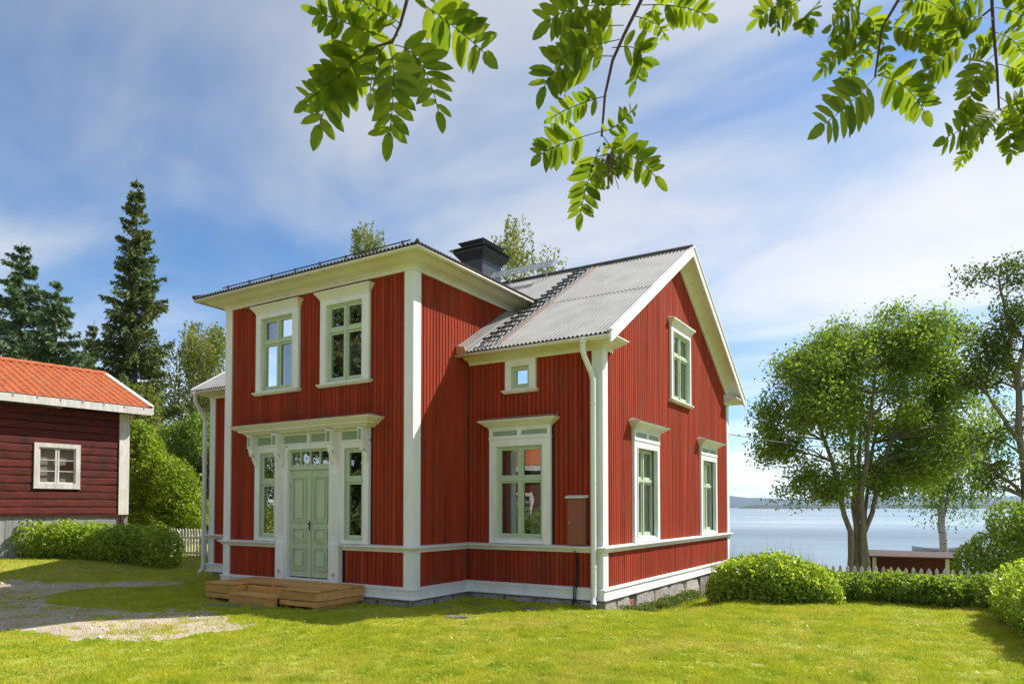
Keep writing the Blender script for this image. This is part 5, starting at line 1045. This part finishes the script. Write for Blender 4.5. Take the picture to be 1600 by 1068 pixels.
# ============================================================ GRASS
def grass():
    n = 1250000; 
    # distance-weighted sampling over the lawn seen from the yard
    ang = rng.uniform(-.72, .66, n); dist = 6.6+rng.beta(1.05, 2.3, n)*20.5
    fw = np.array([CFh[0], CFh[1]]); rt = np.array([CR[0], CR[1]]); x = CAM[0]+dist*(fw[0]+np.tan(ang)*rt[0]); y = CAM[1]+dist*(fw[1]+np.tan(ang)*rt[1])
    inh = inside(x, y, [(-W2, YB), (-W2, Dm), (-W, Dm), (-W, .0), (0, 0), (0, Dm), (Mx, Dm), (Mx, YB)]) | ((x > DX0) & (x < DX1) & (y > DY0+.02) & (y < .1))
    gm = gravel_mask(x, y); pg = .05+.4*smooth01((fbm(x*1.7, y*1.7, 51)-.52)/.12)+.5*smooth01((fbm(x*5, y*5, 53)-.6)/.1)
    tf = fbm(x*6.5, y*6.5, 65); bald = np.clip(smooth01((fbm(x*.9, y*.9, 61)-.52)/.15)*.5+smooth01((.42-tf)/.15)*.6, 0, .9)
    keep = ~inh & (rng.uniform(size=n) < np.where(gm, pg, 1-bald)) & (y < 9) & (x > -19)
    x, y, dist = x[keep], y[keep], dist[keep]; n = len(x); z = gh(x, y)-.004
    h = rng.uniform(.026, .062, n)*(.55+.7*fbm(x*1.3, y*1.3, 71))*(.35+1.7*fbm(x*6.5, y*6.5, 65)**1.5); longg = (x > 3.0) & (x < 4.3) & (y > 1.9) & (y < 7.5) | ((x > .05) & (x < 2.6) & (y > .9) & (y < 1.75)); h = np.where(longg, h*rng.uniform(1.0, 1.7, n), h)
    w_ = rng.uniform(.0055, .0095, n)*(1+np.maximum(0, dist-9)*.07); az = rng.uniform(0, 2*math.pi, n); ln = rng.normal(size=(n, 2))*.35*h[:, None]
    V = np.empty((n, 3, 3)); dx, dy = np.cos(az)*w_*.5, np.sin(az)*w_*.5
    V[:, 0] = np.stack([x-dx, y-dy, z], -1); V[:, 1] = np.stack([x+dx, y+dy, z], -1); V[:, 2] = np.stack([x+ln[:, 0], y+ln[:, 1], z+h], -1)
    o = link('grass', npmesh('grass', V.reshape(-1, 3), np.arange(3*n).reshape(n, 3)), 'lawn_grass'); tag(o, 'short yellow-green lawn grass around the house', 'grass', kind='stuff')
grass()
def weeds():
    n = 9000; q = rng.uniform(size=n); y = 2.4+q*3.6; x = 3.25+rng.normal(size=n)*.16+.12*q; k = fbm(x*2, y*2, 81) > .42; x, y = x[k], y[k]; P = np.stack([x, y, gh(x, y)+rng.uniform(0, .17, len(x))*(.4+fbm(x*2.3, y*2.3, 82))], -1)
    tag(link('weeds', leaf_mesh('weeds', P, .05, .4, np.array([0, 0, .8]), .8), 'weed_leaf'), 'straggly weeds along the stone foundation', 'weeds', kind='stuff')
weeds()
def pebbles():
    n = 14000; x = rng.uniform(-14, .2, n); y = rng.uniform(-7.5, 1.5, n); k = gravel_mask(x, y) & (rng.uniform(size=n) < .2+.8*fbm(x*2.5, y*2.5, 95)); x, y = x[k], y[k]; n = len(x); r = rng.gamma(2.2, .0045, n)+.004; c = np.stack([x, y, gh(x, y)+.006+r*.25], -1)
    o8 = np.array([(1, 0, 0), (0, 1, 0), (-1, 0, 0), (0, -1, 0), (0, 0, .7), (0, 0, -.7)]); V = c[:, None]+o8[None]*(r[:, None, None]*rng.uniform(.7, 1.3, (n, 6, 1))); a = rng.uniform(0, 6.28, n)
    f8 = np.array([(0, 1, 4), (1, 2, 4), (2, 3, 4), (3, 0, 4), (1, 0, 5), (2, 1, 5), (3, 2, 5), (0, 3, 5)]); F = (f8[None]+6*np.arange(n)[:, None, None]).reshape(-1, 3)
    tag(link('pebbles', npmesh('pebbles', V.reshape(-1, 3), F), 'pebble'), 'loose pale pebbles on the gravel drive', 'pebbles', kind='stuff')
pebbles()
def clover():
    n = 9000; ang = rng.uniform(-.70, .64, n); dist = 6.8+rng.beta(1.1, 2.0, n)*13; x = CAM[0]+dist*(CFh[0]+np.tan(ang)*CR[0]); y = CAM[1]+dist*(CFh[1]+np.tan(ang)*CR[1])
    k = (fbm(x*2.2, y*2.2, 91) > .53) & ~gravel_mask(x, y) & ~inside(x, y, [(-W2, YB), (-W2, Dm), (-W, Dm), (-W, -.1), (.1, -.1), (.1, Dm), (Mx+.1, Dm), (Mx+.1, YB)]) & ~((x > DX0) & (x < DX1) & (y > DY0) & (y < .1)) & (y < 5)
    x, y = x[k], y[k]; n = len(x); z = gh(x, y)+rng.uniform(.015, .045, n); az = rng.uniform(0, 6.283, n); L = rng.uniform(.012, .034, n)
    a = np.stack([np.cos(az), np.sin(az), rng.normal(size=n)*.3], -1)*L[:, None]; b = np.stack([-np.sin(az), np.cos(az), rng.normal(size=n)*.3], -1)*L[:, None]*.6; P = np.stack([x, y, z], -1)
    V = np.stack([P-a, P+b, P+a, P-b], 1); tag(link('clover', npmesh('clover', V.reshape(-1, 3), np.arange(4*n).reshape(n, 4)), 'clover_leaf'), 'scattered clover and plantain leaves in the lawn', 'clover', kind='stuff')
clover()
def reeds():
    n = 4000; x = rng.uniform(2.6, 5.4, n); y = 8.0+rng.uniform(0, 5, n); z = gh(x, y); hh = rng.uniform(.5, 1.5, n)*(.6+.8*fbm(x*1.1, y*1.1, 85)); V = np.empty((n, 3, 3)); a = rng.uniform(0, 6.28, n); V[:, 0] = np.stack([x, y, z], -1); V[:, 1] = np.stack([x+.014*np.cos(a), y+.014*np.sin(a), z], -1); V[:, 2] = np.stack([x+rng.normal(size=n)*.1, y+rng.normal(size=n)*.1, z+hh], -1)
    tag(link('tall_grass', npmesh('tall_grass', V.reshape(-1, 3), np.arange(3*n).reshape(n, 3)), 'weed_leaf'), 'tall grass growing on the slope behind the fence', 'grass', kind='stuff')
reeds()

# ============================================================ HAZE
HAZE = True
if HAZE:
    m, nt, N, Lk = nodes('haze_air'); out = N('ShaderNodeOutputMaterial'); pv = N('ShaderNodeVolumePrincipled'); pv.inputs['Color'].default_value = (.55, .74, 1, 1); pv.inputs['Density'].default_value = 6.5e-5; pv.inputs['Anisotropy'].default_value = .2; Lk(pv.outputs[0], out.inputs['Volume'])
    mb = MB(); mb.box(-14500, 9500, -400, 13500, -8, 170); hz = mb.build('haze', 'haze_air'); tag(hz, 'pale blue summer haze over the lake', 'haze', kind='stuff')
print('FACES', sum(sum(len(p.vertices)-2 for p in m.polygons) if len(m.polygons) < 3000 else len(m.polygons)*(len(m.polygons[0].vertices)-2) for m in bpy.data.meshes))
